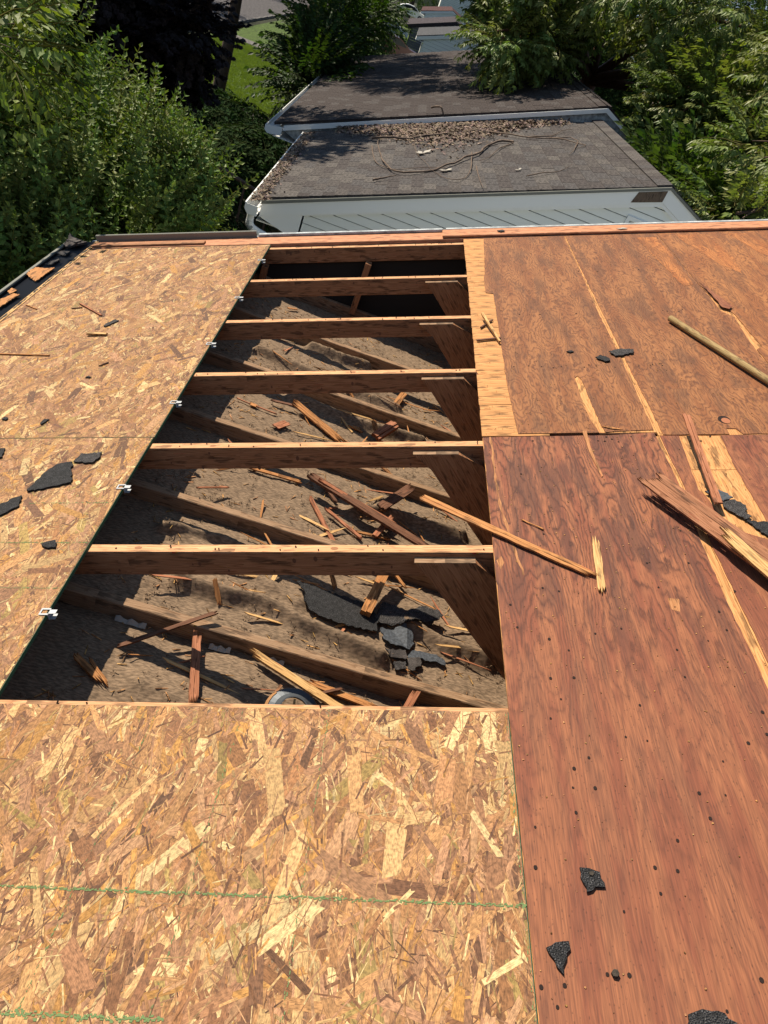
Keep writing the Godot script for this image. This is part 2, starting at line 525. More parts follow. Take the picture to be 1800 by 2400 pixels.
func strands(u0: float, u1: float, v0: float, v1: float) -> ArrayMesh:
	var area := (u1 - u0) * (v1 - v0)
	var vs := PackedVector3Array(); var ns := PackedVector3Array(); var ts := PackedVector2Array(); var cs := PackedColorArray(); var ix := PackedInt32Array()
	var pal: Array[Color] = [Color(.66, .365, .165), Color(.74, .44, .20), Color(.55, .29, .13), Color(.80, .53, .255), Color(.92, .70, .37), Color(.46, .225, .10), Color(.34, .165, .085), Color(.24, .12, .07), Color(.48, .34, .125), Color(.68, .36, .11), Color(.64, .375, .205), Color(.58, .31, .155), Color(.50, .26, .14), Color(.44, .235, .135), Color(.60, .33, .19)]
	var kinds := [[0.045, 0.11, 0.010, 0.026, 2600, 0.0], [0.09, 0.18, 0.016, 0.044, 700, 0.33], [0.05, 0.11, 0.006, 0.020, 1200, 0.33], [0.012, 0.05, 0.002, 0.007, 4200, 0.5], [0.02, 0.07, 0.0012, 0.003, 2000, 0.6]]
	for kd in kinds:
		for i in int(kd[4] * area):
			var l := rf(kd[0], kd[1]) * 0.5
			var w := rf(kd[2], kd[3]) * 0.5
			var a := rng.randfn(0.0, 0.5) if rng.randf() > 0.16 else rf(-1.57, 1.57)
			var o := Vector2(rf(u0, u1), rf(v0, v1))
			var d := Vector2(sin(a), cos(a))
			var e := Vector2(d.y, -d.x)
			var hn: float = 0.0002 + 0.0009 * (kd[5] + (1.0 - kd[5]) * rng.randf() * 0.6)
			hn += rf(0.0, 0.00025)
			var pick := rng.randi() % pal.size()
			if kd[4] > 2000 and kd[5] > 0.4 and rng.randf() < 0.16: pick = 7 if rng.randf() < 0.4 else 6
			if pick == 8 and rng.randf() < 0.6: pick = 0
			var col := pal[pick] * Color(0.94, 0.87, 0.76) * (rf(0.60, 0.94) if kd[5] < 0.45 else rf(0.5, 0.92))
			var nn := Vector3(rng.randfn(0, 0.07), 1.0, rng.randfn(0, 0.07)).normalized()
			var base := vs.size()
			var ends := rf(-0.5, 0.5)
			var sq: Array[Vector2] = [
				o - d * (l + ends * w) - e * w * rf(0.6, 1.05), o - d * l * rf(0.9, 1.05) + e * w * rf(-0.3, 0.3), o - d * (l - ends * w) + e * w * rf(0.6, 1.05),
				o + d * (l - ends * w) + e * w * rf(0.6, 1.05), o + d * l * rf(0.9, 1.08) + e * w * rf(-0.3, 0.3), o + d * (l + ends * w) - e * w * rf(0.6, 1.05)]
			var uo := Vector2(rng.randf(), rng.randf())
			if kd[2] > 0.0055:
				# the dark glue line showing round a flake
				var rim := col * 0.5
				for p in sq:
					var q := p + (p - o).normalized() * 0.0009
					q = Vector2(clampf(q.x, u0, u1), clampf(q.y, v0, v1))
					vs.push_back(Vector3(q.x, hn - 0.00006, -q.y)); ns.push_back(Vector3.UP); cs.push_back(rim); ts.push_back(uo)
				for k in [0, 5, 1, 1, 5, 4, 1, 4, 2, 2, 4, 3]:
					ix.push_back(base + k)
				base += 6
			for p in sq:
				var q := Vector2(clampf(p.x, u0, u1), clampf(p.y, v0, v1))
				vs.push_back(Vector3(q.x, hn, -q.y)); ns.push_back(nn); cs.push_back(col)
				var r := p - o
				ts.push_back(Vector2(r.dot(e) / 0.09, r.dot(d) / 0.09) + uo)
			for k in [0, 5, 1, 1, 5, 4, 1, 4, 2, 2, 4, 3]:
				ix.push_back(base + k)
	var am := ArrayMesh.new()
	var ar := []
	ar.resize(Mesh.ARRAY_MAX)
	ar[Mesh.ARRAY_VERTEX] = vs; ar[Mesh.ARRAY_NORMAL] = ns; ar[Mesh.ARRAY_TEX_UV] = ts; ar[Mesh.ARRAY_COLOR] = cs; ar[Mesh.ARRAY_INDEX] = ix
	am.add_surface_from_arrays(Mesh.PRIMITIVE_TRIANGLES, ar)
	am.surface_set_material(0, M.strand)
	return am

func osb(root: Node3D, u0: float, u1: float, v0: float, v1: float, label: String, x: Transform3D) -> MeshInstance3D:
	var b := MB.new()
	b.box(Transform3D(Basis.IDENTITY, Vector3((u0 + u1) / 2, -0.006, -(v0 + v1) / 2)), Vector3(u1 - u0, 0.012, v1 - v0))
	var p := put("osb_panel", b.mesh(M.osb_core), root, x)
	tag(p, label)
	tag(put("strands", strands(u0 + 0.001, u1 - 0.001, v0 + 0.001, v1 - 0.001), p), "", "", "", "stuff")
	# the green painted edge of the sheet
	var g := MB.new()
	g.box(Transform3D(Basis.IDENTITY, Vector3(u1 + 0.0006, -0.006, -(v0 + v1) / 2)), Vector3(0.001, 0.0118, v1 - v0 - 0.002))
	g.box(Transform3D(Basis.IDENTITY, Vector3((u0 + u1) / 2, -0.006, -(v0 - 0.0006))), Vector3(u1 - u0 - 0.004, 0.0118, 0.001))
	put("painted_edge", g.mesh(M.osb_edge), p)
	return p
# a broken chalky guide line printed across a sheet
func chalk(p: Node3D, a: Vector2, b: Vector2, w: float, fill: float):
	var g := MB.new()
	var n := int(a.distance_to(b) / 0.0016)
	var d := (b - a) / n
	var e := d.orthogonal().normalized()
	for i in n:
		var f := 0.5 + 0.5 * fine_noise.get_noise_2d(i * 0.05 + a.x * 50.0, a.y * 40.0)
		if rng.randf() > fill * (0.35 + 1.1 * f): continue
		var o := a + d * i + e * rng.randfn(0.0, 0.20) * w
		var q := e * w * rf(0.05, 0.16)
		var r := d * rf(1.0, 4.0)
		var h := 0.00165 + rf(0, 0.0002)
		g.quad(Vector3(o.x - q.x, h, -(o.y - q.y)), Vector3(o.x + q.x, h, -(o.y + q.y)), Vector3(o.x + r.x + q.x, h, -(o.y + r.y + q.y)), Vector3(o.x + r.x - q.x, h, -(o.y + r.y - q.y)))
	tag(put("guide_line", g.mesh(M.chalk), p), "", "", "", "stuff")

func ply(root: Node3D, called: String, f: Array, m: Material, x: Transform3D, shift := Vector2.ZERO, jag := 0.0015, top := 0.0, thick := 0.0024, label := "") -> MeshInstance3D:
	var b := MB.new()
	b.prism(outline(f, jag), top - thick, top, Transform3D.IDENTITY)
	for i in b.t.size(): b.t[i] += shift
	var o := put(called, b.mesh(m), root, x)
	if label: tag(o, label)
	return o
func slab(root: Node3D, called: String, u0: float, u1: float, v0: float, v1: float, n0: float, n1: float, m: Material, x: Transform3D, ch := 0.0) -> MeshInstance3D:
	var b := MB.new()
	b.box(Transform3D(Basis.IDENTITY, Vector3((u0 + u1) / 2, (n0 + n1) / 2, -(v0 + v1) / 2)), Vector3(u1 - u0, n1 - n0, v1 - v0), ch, Color.WHITE, Vector2(rng.randf(), rng.randf()))
	return put(called, b.mesh(m), root, x)

func house():
	var root := thing("house_under_repair", "house with its roof opened up, bare trusses between new strand board and old plywood", "house", BASE)
	var x := Transform3D(RB, Vector3.ZERO)
	# trusses: top chord, level bottom chord, slanting web
	for k in range(-4, 7):
		var v := TRUSS0 + STEP * k
		var b := MB.new()
		b.box(Transform3D(Basis.IDENTITY, Vector3((EAVE_U + RIDGE_U) / 2, -0.013 - 0.0445, -v)), Vector3(RIDGE_U - EAVE_U - 0.06, 0.089, 0.038), 0.0025, Color(1, 1, 1) * rf(0.9, 1.1), Vector2(rng.randf(), rng.randf()))
		var r := put("rafter", b.mesh(M.wood_old), root, x)
		# scuffed bright upper edge where the sheathing was
		var t := MB.new()
		t.box(Transform3D(Basis.IDENTITY, Vector3((EAVE_U + RIDGE_U) / 2, -0.0125, -v)), Vector3(RIDGE_U - EAVE_U - 0.07, 0.002, 0.034), 0.0, Color(1, 1, 1) * rf(0.9, 1.1), Vector2(rng.randf(), rng.randf()))
		put("top_edge", t.mesh(M.wood_top), r)
		if k >= 0:
			var nl := MB.new()
			for i in 11:
				var c0 := Vector3(rf(-1.05, 0.15), -0.011, -(v + rf(-0.012, 0.012)))
				nl.tube(PackedVector3Array([c0, c0 + Vector3(rf(-0.004, 0.004), rf(0.001, 0.006), rf(-0.003, 0.003))]), 0.0016, 0.0024, 5)
			tag(put("old_nails", nl.mesh(M.hole), r), "", "", "", "stuff")
			for i in 2:
				var kc := Vector3(rf(-0.95, 0.0), -0.011, -(v + rf(-0.006, 0.006)))
				var kb0 := MB.new()
				for m in 9:
					var a0 := TAU * m / 9; var a1 := TAU * (m + 1) / 9
					kb0.tri(kc, kc + Vector3(cos(a1) * 0.012, 0, sin(a1) * 0.007), kc + Vector3(cos(a0) * 0.012, 0, sin(a0) * 0.007))
				put("knot", kb0.mesh(M.wood_old), r)
		if k >= -1:
			var s := MB.new()
			for i in 9:
				var q := Vector3(rf(-1.0, 0.15), -0.013 - rf(0.015, 0.085), -(v - 0.0193))
				var ra := rf(0.004, 0.011)
				for m in 7:
					var a0 := TAU * m / 7; var a1 := TAU * (m + 1) / 7
					s.tri(q, q + Vector3(cos(a1) * ra * 0.6, sin(a1) * ra, 0), q + Vector3(cos(a0) * ra * 0.6, sin(a0) * ra, 0))
			tag(put("stain", s.mesh(M.wood_dark), r), "", "", "", "stuff")
		var j := MB.new()
		j.box(Transform3D(Basis.IDENTITY, Vector3(2.09, -0.585 - 0.0445, -v)), Vector3(6.60, 0.089, 0.038), 0.003, Color(1, 1, 1) * rf(0.9, 1.1), Vector2(rng.randf(), rng.randf()))
		put("ceiling_joist", j.mesh(M.wood_joist), root)
		if k >= 1 and k < 6 or k < 0:
			# the web is nailed to the near face and clipped at its head
			var pg := PackedVector2Array([Vector2(-0.070, -0.030), Vector2(0.108, -0.030), Vector2(0.160, -0.080), Vector2(0.47, -0.90), Vector2(0.33, -0.90), Vector2(-0.025, -0.095)])
			if k % 2 == 0: pg[0].x -= 0.02; pg[1].x -= 0.035
			pg = PackedVector2Array([pg[0], pg[1], pg[2], Vector2(0.52, -0.76), Vector2(0.34, -0.74), pg[5]])
			var w := MB.new()
			w.prism(pg, -0.0125, 0.0125, Transform3D(Basis(Vector3.RIGHT, -PI / 2), Vector3(0, 0, -(v - 0.0325))))
			for i in w.t.size(): w.t[i] = Vector2(w.t[i].x * 0.9 + w.t[i].y * 0.43, w.t[i].y * 0.9 - w.t[i].x * 0.43)
			var e := put("truss_web", w.mesh(M.wood_old), root, x)
			var h := MB.new()
			h.box(Transform3D(Basis.IDENTITY, Vector3((pg[0].x + pg[1].x) / 2, -0.0295, -(v - 0.0325))), Vector3(pg[1].x - pg[0].x, 0.002, 0.0245))
			put("sawn_end", h.mesh(M.wood_joist), e)
	# gable end: studs, dark lining and outer boards
	for i in 9:
		var sx := -0.973 + 0.61 * i
		var st := MB.new()
		var top := sx * tan(deg_to_rad(PITCH)) - 0.11 if sx < 2.05 else 0.7
		if top > -0.6: st.box(Transform3D(Basis.IDENTITY, Vector3(sx, (top - 0.60) / 2, -4.775)), Vector3(0.038, top + 0.60, 0.07), 0.002)
		if top > -0.6: put("gable_stud", st.mesh(M.wood_old), root)
	var gp := PackedVector2Array([Vector2(-1.41, -0.585), Vector2(2.05, 0.79), Vector2(2.13, 0.79), Vector2(5.59, -0.585), Vector2(5.59, -3.9), Vector2(-1.41, -3.9)])
	for i in gp.size(): gp[i].y -= 0.03
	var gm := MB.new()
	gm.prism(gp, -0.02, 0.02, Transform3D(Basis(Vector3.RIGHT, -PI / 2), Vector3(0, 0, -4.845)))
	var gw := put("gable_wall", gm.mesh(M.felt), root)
	var go := MB.new()
	go.prism(gp, -0.005, 0.005, Transform3D(Basis(Vector3.RIGHT, -PI / 2), Vector3(0, 0, -4.871)))
	put("cladding", go.mesh(M.siding), gw)
	# side walls, ceiling board, the far slope
	for sx in [-1.35, 5.53]:
		var wl := MB.new()
		wl.box(Transform3D(Basis.IDENTITY, Vector3(sx, -2.25, 0.0)), Vector3(0.12, 3.1, 9.6))
		put("side_wall", wl.mesh(M.siding), root)
	var cl := MB.new()
	cl.box(Transform3D(Basis.IDENTITY, Vector3(2.09, -0.735, 0)), Vector3(6.9, 0.02, 9.6))
	put("ceiling_board", cl.mesh(M.ceiling), root)
	var ridge := RB.x * RIDGE_U
	var fs := MB.new()
	fs.box(Transform3D(Basis(Vector3(0, 0, 1), -deg_to_rad(PITCH)), ridge) * Transform3D(Basis.IDENTITY, Vector3(2.25, -0.009, 0)), Vector3(4.5, 0.012, 9.7))
	put("far_slope", fs.mesh(M.wood_split), root)
	var bw := MB.new()
	bw.prism(gp, -0.02, 0.02, Transform3D(Basis(Vector3.RIGHT, -PI / 2), Vector3(0, 0, 4.8)))
	put("rear_gable_wall", bw.mesh(M.siding), root)
	# new strand board: the eaves row and the sheet at our feet
	var s1 := osb(root, EAVE_U, -1.060, 2.423, GABLE_V, "far strand board sheet of the eaves row, reaching the gable edge", x)
	var s2 := osb(root, EAVE_U, -1.063, -0.02, 2.420, "near strand board sheet of the eaves row, beside the opening", x)
	var s3 := osb(root, -1.058, 0.157, -1.29, 1.155, "strand board sheet at the viewer's feet below the opening", x)
	osb(root, EAVE_U, -1.060, -4.8, -0.023, "", x)
	osb(root, -1.058, 0.157, -4.8, -1.293, "", x)
	chalk(s2, Vector2(-1.80, 1.568), Vector2(-1.067, 1.568), 0.007, 0.55)
	chalk(s2, Vector2(-1.95, 1.778), Vector2(-1.067, 1.778), 0.008, 0.75)
	chalk(s2, Vector2(-1.35, 1.990), Vector2(-1.075, 1.992), 0.008, 0.55)
	chalk(s3, Vector2(-1.05, 0.718), Vector2(0.155, 0.714), 0.009, 0.95)
	chalk(s3, Vector2(-1.05, 0.504), Vector2(-0.45, 0.507), 0.013, 1.0)
	chalk(s3, Vector2(-0.654, 1.15), Vector2(-0.70, 0.50), 0.006, 0.3)
	chalk(s3, Vector2(-0.452, 1.15), Vector2(-0.475, 0.50), 0.006, 0.3)
	chalk(s3, Vector2(-0.252, 1.15), Vector2(-0.255, 0.50), 0.006, 0.34)
	chalk(s3, Vector2(0.151, 1.15), Vector2(0.153, 0.50), 0.006, 0.22)
	for i in 5:
		var yy := 2.65 + 0.41 * i
		chalk(s1, Vector2(-2.2, yy), Vector2(-1.08, yy - 0.01), 0.004, 0.10)
	# pale batten along the eaves with dark marks printed on it
	var ed := slab(root, "edge_batten", EAVE_U - 0.004, EAVE_U + 0.022, -4.8, 5.02, 0.002, 0.0045, M.wood_pale, x, 0.0005)
	var mk := MB.new()
	for i in 150:
		var v := rf(2.6, 4.9)
		var o := Vector3(EAVE_U + rf(0.003, 0.013), 0.0052, -v)
		var w := rf(0.002, 0.005); var l := rf(0.004, 0.022)
		mk.quad(o + Vector3(-w, 0, l), o + Vector3(-w, 0, -l), o + Vector3(w, 0, -l), o + Vector3(w, 0, l))
	tag(put("printed_marks", mk.mesh(M.black), ed), "", "", "", "stuff")
	# metal clips that hold the next sheet
	for q in [[-1.055, 4.542], [-1.055, 3.902], [-1.055, 3.290], [-1.055, 2.700], [-1.058, 2.084], [-1.058, 1.470]]:
		var cp := MB.new()
		var o := Vector3.ZERO
		cp.box(Transform3D(Basis.IDENTITY, o + Vector3(-0.030, 0.0030, 0)), Vector3(0.006, 0.0016, 0.036))
		for sz in [-1.0, 1.0]:
			cp.box(Transform3D(Basis.IDENTITY, o + Vector3(-0.013, 0.0030, 0.0145 * sz)), Vector3(0.030, 0.0016, 0.008))
		cp.box(Transform3D(Basis.IDENTITY, o + Vector3(0.003, -0.006, 0)), Vector3(0.0016, 0.019, 0.038))
		cp.box(Transform3D(Basis.IDENTITY, o + Vector3(0.017, 0.0026, 0)), Vector3(0.027, 0.0016, 0.022))
		cp.box(Transform3D(Basis.IDENTITY, o + Vector3(0.014, -0.0135, 0.002)), Vector3(0.022, 0.0016, 0.030))
		put("panel_clip", cp.mesh(M.galvanised), s1 if q[1] > 2.42 else s2, Transform3D(Basis.from_scale(Vector3(0.72, 1, 0.72)), Vector3(q[0], 0, -q[1])))
	# old plywood: cross-grained core below, a dark face veneer above with torn patches
	slab(root, "plywood_core", 0.1595, 0.780, -4.8, 2.403, -0.0127, -0.0028, M.wood_tan, x)
	slab(root, "plywood_core", 0.7815, 2.0, -4.8, 2.404, -0.0127, -0.0028, M.wood_tan, x)
	slab(root, "plywood_core", 0.7815, 2.0, 2.409, 4.88, -0.0127, -0.0028, M.wood_tan, x)
	slab(root, "plywood_core", 2.004, 2.25, -4.8, 4.88, -0.0127, -0.0028, M.wood_tan, x)
	# the bared strip by the opening has split into blocks along its cracks
	var cuts := [4.878, 4.45, 4.066, 3.70, 3.435, 3.302, 3.268, 2.97, 2.93, 2.728, 2.659, 2.616, 2.54, 2.414]
	for i in cuts.size() - 1:
		var hi: float = cuts[i] - rf(0.0008, 0.0016); var lo: float = cuts[i + 1] + rf(0.0008, 0.0016)
		var dz := rf(-0.0007, 0.0003)
		var uo := 0.0 if hi - lo > 0.05 else rf(0.002, 0.010)
		var bb := MB.new()
		bb.prism(outline([0.158 + uo, lo, 0.40, lo, 0.40, hi, 0.158 + rf(0, 0.003), hi], 0.0012), -0.0055, -0.0026 + dz, Transform3D.IDENTITY, Color(1, 1, 1) * rf(0.93, 1.08))
		for k in bb.t.size(): bb.t[k] = Vector2(bb.t[k].y, bb.t[k].x)
		put("split_strip", bb.mesh(M.wood_tan), root, x)
	slab(root, "plywood_core", 0.160, 0.780, 2.428, 4.877, -0.0127, -0.0058, M.wood_dark, x)
	slab(root, "plywood_core", 0.402, 0.780, 2.432, 4.876, -0.0056, -0.0028, M.wood_tan, x)
	ply(root, "plywood_veneer", [0.285, 4.880, 0.264, 4.36, 0.247, 4.066, 0.247, 3.902, 0.285, 3.885, 0.283, 3.43, 0.278, 2.947, 0.282, 2.621, 0.289, 2.427, 0.577, 2.430, 0.560, 2.53, 0.552, 2.68, 0.556, 2.88, 0.570, 2.90, 0.580, 2.86, 0.585, 2.70, 0.590, 2.52, 0.60, 2.432, 0.70, 2.442, 0.772, 2.446, 0.775, 3.0, 0.770, 3.6, 0.777, 4.2, 0.776, 4.880], M.ply_a, x, Vector2.ZERO, 0.0018, 0.0, 0.0024, "face veneer of the far plywood sheet next to the opening")
	ply(root, "plywood_veneer", [0.1600, -4.8, 0.756, -4.8, 0.757, 1.3, 0.754, 1.552, 0.762, 1.924, 0.772, 2.10, 0.768, 2.425, 0.60, 2.408, 0.577, 2.409, 0.30, 2.405, 0.1600, 2.400], M.ply_b, x, Vector2(0.0, 0.0), 0.0015, 0.0, 0.0024, "dark red face veneer of the near plywood sheet")
	var pb := Vector2(0.37, 0.9)
	ply(root, "plywood_veneer", [0.786, -4.8, 2.0, -4.8, 2.0, 1.80, 0.95, 1.80, 0.90, 1.83, 0.86, 1.86, 0.785, 1.87], M.ply_b, x, pb, 0.0015)
	ply(root, "plywood_veneer", [0.785, 1.8735, 0.86, 1.8635, 0.845, 1.95, 0.836, 2.03, 0.824, 2.06, 0.836, 2.219, 0.850, 2.402, 0.785, 2.402], M.ply_b, x, pb, 0.0015)
	ply(root, "plywood_veneer", [0.9535, 1.8035, 2.0, 1.8035, 2.0, 2.402, 0.993, 2.402, 0.978, 2.19, 0.976, 1.885], M.ply_b, x, pb, 0.002, 0.0004)
	for q in [[2.18, 2.40], [1.81, 2.176]]:
		ply(root, "bared_strip", [0.835, q[0], 1.02, q[0], 1.02, q[1], 0.835, q[1]], M.wood_tan, x, Vector2(rng.randf(), 0), 0.0, -0.0017, 0.001)
	var pa := Vector2(0.41, 0.33)
	ply(root, "plywood_veneer", [0.798, 2.411, 1.026, 2.411, 1.028, 2.452, 1.06, 2.450, 1.073, 2.411, 1.352, 2.411, 1.354, 3.14, 1.356, 3.26, 1.378, 3.50, 1.34, 3.585, 1.343, 3.78, 1.337, 3.958, 1.338, 4.88, 0.785, 4.88, 0.786, 4.2, 0.789, 3.6, 0.792, 3.0], M.ply_a, x, pa, 0.002)
	ply(root, "plywood_veneer", [1.3545, 2.411, 2.0, 2.411, 2.0, 4.88, 1.3395, 4.88, 1.3395, 3.97, 1.348, 3.79, 1.390, 3.53, 1.388, 3.34, 1.387, 3.16, 1.357, 3.13], M.ply_pale, x, pa + Vector2(0.2, 0.5), 0.002, 0.0006)
	ply(root, "plywood_veneer", [2.004, -4.8, 2.25, -4.8, 2.25, 4.88, 2.004, 4.88], M.ply_a, x, pa)
	# lifted lip of veneer and pale streaks left by the felt
	ply(root, "veneer_lip", [1.339, 3.955, 1.350, 3.777, 1.350, 3.60, 1.375, 3.575, 1.400, 3.61, 1.392, 3.668, 1.373, 3.776], M.ply_b, Transform3D(RB, RB.y * 0.012), Vector2.ZERO, 0.003, 0.0, 0.0025)
	ply(root, "torn_splinter", [0.588, 2.473, 0.63, 2.462, 0.663, 2.444, 0.62, 2.452], M.wood_split, x, Vector2.ZERO, 0.001, 0.004, 0.002)
	ply(root, "torn_splinter", [0.517, 2.437, 0.533, 2.437, 0.530, 2.30, 0.540, 2.14, 0.534, 2.13, 0.520, 2.29], M.wood_scar, x, Vector2.ZERO, 0.001, 0.003, 0.002)
	for q in [[0.183, 2.403, 0.189, 2.403, 0.191, 2.23, 0.197, 1.96, 0.218, 1.81, 0.238, 1.637, 0.233, 1.637, 0.210, 1.82, 0.191, 1.96, 0.185, 2.23], [0.224, 2.39, 0.229, 2.39, 0.232, 2.24, 0.228, 2.15], [0.165, 1.70, 0.18, 1.72, 0.186, 1.69, 0.175, 1.66], [0.605, 1.545, 0.634, 1.541, 0.624, 1.492, 0.603, 1.501]]:
		ply(root, "veneer_scar", q, M.wood_scar, x, Vector2.ZERO, 0.003, 0.0004, 0.0003)
	for q in [[1.20, 4.80, 1.32, 4.80, 1.325, 4.45, 1.31, 3.95, 1.26, 3.93, 1.235, 4.20, 1.22, 4.45], [1.44, 4.84, 1.62, 4.84, 1.64, 4.32, 1.60, 4.10, 1.53, 4.30, 1.48, 4.55], [1.75, 4.84, 1.90, 4.84, 1.93, 4.5, 1.86, 4.25, 1.80, 4.5]]:
		ply(root, "pale_streak", q, M.ply_streak, x, Vector2(rng.randf(), rng.randf()), 0.007, 0.0010, 0.0003)
	# knot hole with its pink heart
	var kb := MB.new()
	for i in 16:
		var a0 := TAU * i / 16; var a1 := TAU * (i + 1) / 16
		var c := Vector3(1.039, 0.0008, -2.514)
		kb.tri(c, c + Vector3(cos(a1) * 0.022, 0, sin(a1) * 0.030), c + Vector3(cos(a0) * 0.022, 0, sin(a0) * 0.030))
	var kn := put("knot_hole", kb.mesh(M.hole), root, x)
	var kh := MB.new()
	for i in 12:
		var a0 := TAU * i / 12; var a1 := TAU * (i + 1) / 12
		var c := Vector3(1.042, 0.0014, -2.506)
		kh.tri(c, c + Vector3(cos(a1) * 0.016, 0, sin(a1) * 0.021), c + Vector3(cos(a0) * 0.016, 0, sin(a0) * 0.021))
	put("knot_heart", kh.mesh(M.wood_rake), kn)
	# nail holes
	var nails := [0.281, 1.195, 0.251, 1.139, 0.319, 1.036, 0.284, 1.008, 0.275, 0.962, 0.320, 0.962, 0.273, 0.905, 0.189, 0.871, 0.181, 0.788, 0.456, 1.181, 0.407, 1.092, 0.451, 1.083, 0.577, 0.953, 0.526, 0.956, 0.532, 0.900, 0.457, 0.851, 0.402, 0.795, 0.442, 0.790, 0.401, 0.746, 0.329, 0.711, 0.317, 0.605, 0.281, 0.605, 0.192, 0.552, 0.169, 0.581, 0.663, 1.082, 0.710, 1.106, 0.721, 1.167, 0.596, 1.034, 0.531, 0.606, 0.461, 0.557, 0.208, 0.585, 0.275, 2.155, 0.312, 1.824, 0.320, 1.668, 0.324, 1.569, 0.190, 1.514, 0.282, 1.582, 0.277, 1.388, 0.201, 1.429, 0.320, 1.350, 0.265, 1.258, 0.462, 1.428, 0.394, 1.409, 0.582, 1.356, 0.665, 1.388, 0.722, 1.493, 0.721, 1.426, 0.578, 1.268, 0.320, 1.261, 0.591, 1.587, 0.583, 1.690, 0.786, 1.573, 0.697, 1.691, 0.713, 1.841, 0.596, 2.396]
	for i in 60:
		nails.append(rf(0.3, 1.6)); nails.append(TRUSS0 + STEP * (rng.randi() % 4 + 2) + rf(-0.02, 0.02))
	var nb := MB.new()
	for i in range(0, nails.size(), 2):
		var c := Vector3(nails[i], 0.0012, -nails[i + 1])
		var r := rf(0.0022, 0.0042)
		for m in 7:
			var a0 := TAU * m / 7; var a1 := TAU * (m + 1) / 7
			nb.tri(c, c + Vector3(cos(a1) * r, 0, sin(a1) * r * 1.2), c + Vector3(cos(a0) * r, 0, sin(a0) * r * 1.2))
	tag(put("nail_holes", nb.mesh(M.hole), root, x), "", "", "", "stuff")
	# gable overhang: fly board, trims, drip edge, fascia
	slab(root, "fly_board", -2.24, 2.25, 4.885, 5.045, -0.022, -0.001, M.wood_salmon, x, 0.002)
	slab(root, "rake_trim", -2.25, -1.50, 4.90, 4.955, 0.0, 0.012, M.wood_old, x, 0.002)
	slab(root, "rake_board", 0.028, 2.26, 4.895, 5.03, 0.003, 0.017, M.wood_salmon, x, 0.003)
	slab(root, "barge_board", -2.30, 2.25, 5.047, 5.068, -0.16, 0.002, M.white_worn, x, 0.003)
	var de := MB.new()
	de.box(Transform3D(Basis(Vector3.RIGHT, 0.15), Vector3(-1.72, 0.018, -5.036)), Vector3(1.08, 0.040, 0.0015))
	de.box(Transform3D(Basis.IDENTITY, Vector3(-1.72, 0.0385, -5.043)), Vector3(1.08, 0.003, 0.016), 0.001)
	put("drip_edge", de.mesh(M.drip), root, x)
	var d2 := MB.new()
	d2.box(Transform3D(Basis.IDENTITY, Vector3(-0.57, 0.009, -5.052)), Vector3(1.2, 0.016, 0.03), 0.002)
	d2.box(Transform3D(Basis.IDENTITY, Vector3(1.15, 0.010, -5.052)), Vector3(2.2, 0.016, 0.03), 0.002)
	put("drip_edge", d2.mesh(M.white_worn), root, x)
	slab(root, "eaves_board", EAVE_U - 0.03, EAVE_U - 0.006, -4.8, 5.05, -0.17, -0.004, M.white_worn, x, 0.002)
	slab(root, "soffit", EAVE_U, EAVE_U + 0.42, -4.8, 5.0, -0.18, -0.168, M.white_worn, x)
	# gutter under a ribbed black guard
	var gt := MB.new()
	for q in [[Vector2(-2.435, 0.012), Vector2(-2.445, 0.012), Vector2(-2.445, -0.10), Vector2(-2.435, -0.10)], [Vector2(-2.435, -0.10), Vector2(-2.435, -0.09), Vector2(-2.294, -0.10), Vector2(-2.294, -0.11)]]:
		gt.prism(PackedVector2Array(q), -4.8, 5.05, Transform3D(Basis(Vector3(1, 0, 0), Vector3(0, 0, -1), Vector3(0, 1, 0)), Vector3.ZERO))
	var gu := put("gutter", gt.mesh(M.black), root, x)
	var rb := MB.new()
	for i in 300:
		var v := 1.6 + 0.0115 * i
		rb.quad(Vector3(-2.432, -0.012, -v), Vector3(-2.432, -0.007, -v - 0.004), Vector3(-2.275, 0.0, -v - 0.004), Vector3(-2.275, -0.005, -v))
		rb.quad(Vector3(-2.432, -0.007, -v - 0.004), Vector3(-2.432, -0.012, -v - 0.0115), Vector3(-2.275, -0.005, -v - 0.0115), Vector3(-2.275, 0.0, -v - 0.004))
	tag(put("ribbed_guard", rb.mesh(M.guard), gu), "", "", "", "stuff")
	slab(root, "gutter_lip", -2.452, -2.430, 1.0, 5.05, 0.006, 0.018, M.drip, x, 0.002)

# ------------------------------------------------------------------ the house next door: a lower wing and a raised one behind it
const UPRIGHT := Basis(Vector3(1, 0, 0), Vector3(0, 0, -1), Vector3(0, 1, 0))   # outlines drawn in (x, y), thickness away from the viewer
func board(root: Node, called: String, f: Array, v: float, thick: float, m: Material) -> MeshInstance3D:
	var p := PackedVector2Array()
	for i in range(0, f.size(), 2): p.append(Vector2(f[i], f[i + 1]))
	var b := MB.new()
	b.prism(p, 0.0, thick, Transform3D(UPRIGHT, Vector3(0, 0, -v)))
	return put(called, b.mesh(m), root)
func clip_shape(p: PackedVector2Array, by: PackedVector2Array) -> PackedVector2Array:
	var r := Geometry2D.intersect_polygons(p, by)
	return r[0] if r.size() > 0 else PackedVector2Array()
func laps(root: Node, gable: PackedVector2Array, v: float, y0: float, y1: float, ex: float, m: Material):
	var y := y0
	while y < y1:
		var p := clip_shape(PackedVector2Array([Vector2(-20, y), Vector2(20, y), Vector2(20, y + ex - 0.010), Vector2(-20, y + ex - 0.010)]), gable)
		if p.size() >= 3:
			var b := MB.new()
			b.prism(p, 0.0, 0.004, Transform3D(UPRIGHT, Vector3(0, 0, -v)))
			for i in b.v.size():
				b.v[i].z += clampf((y + ex - b.v[i].y) / ex, 0.0, 1.0) * 0.008
			put("siding_plank", b.mesh(m), root)
		y += ex

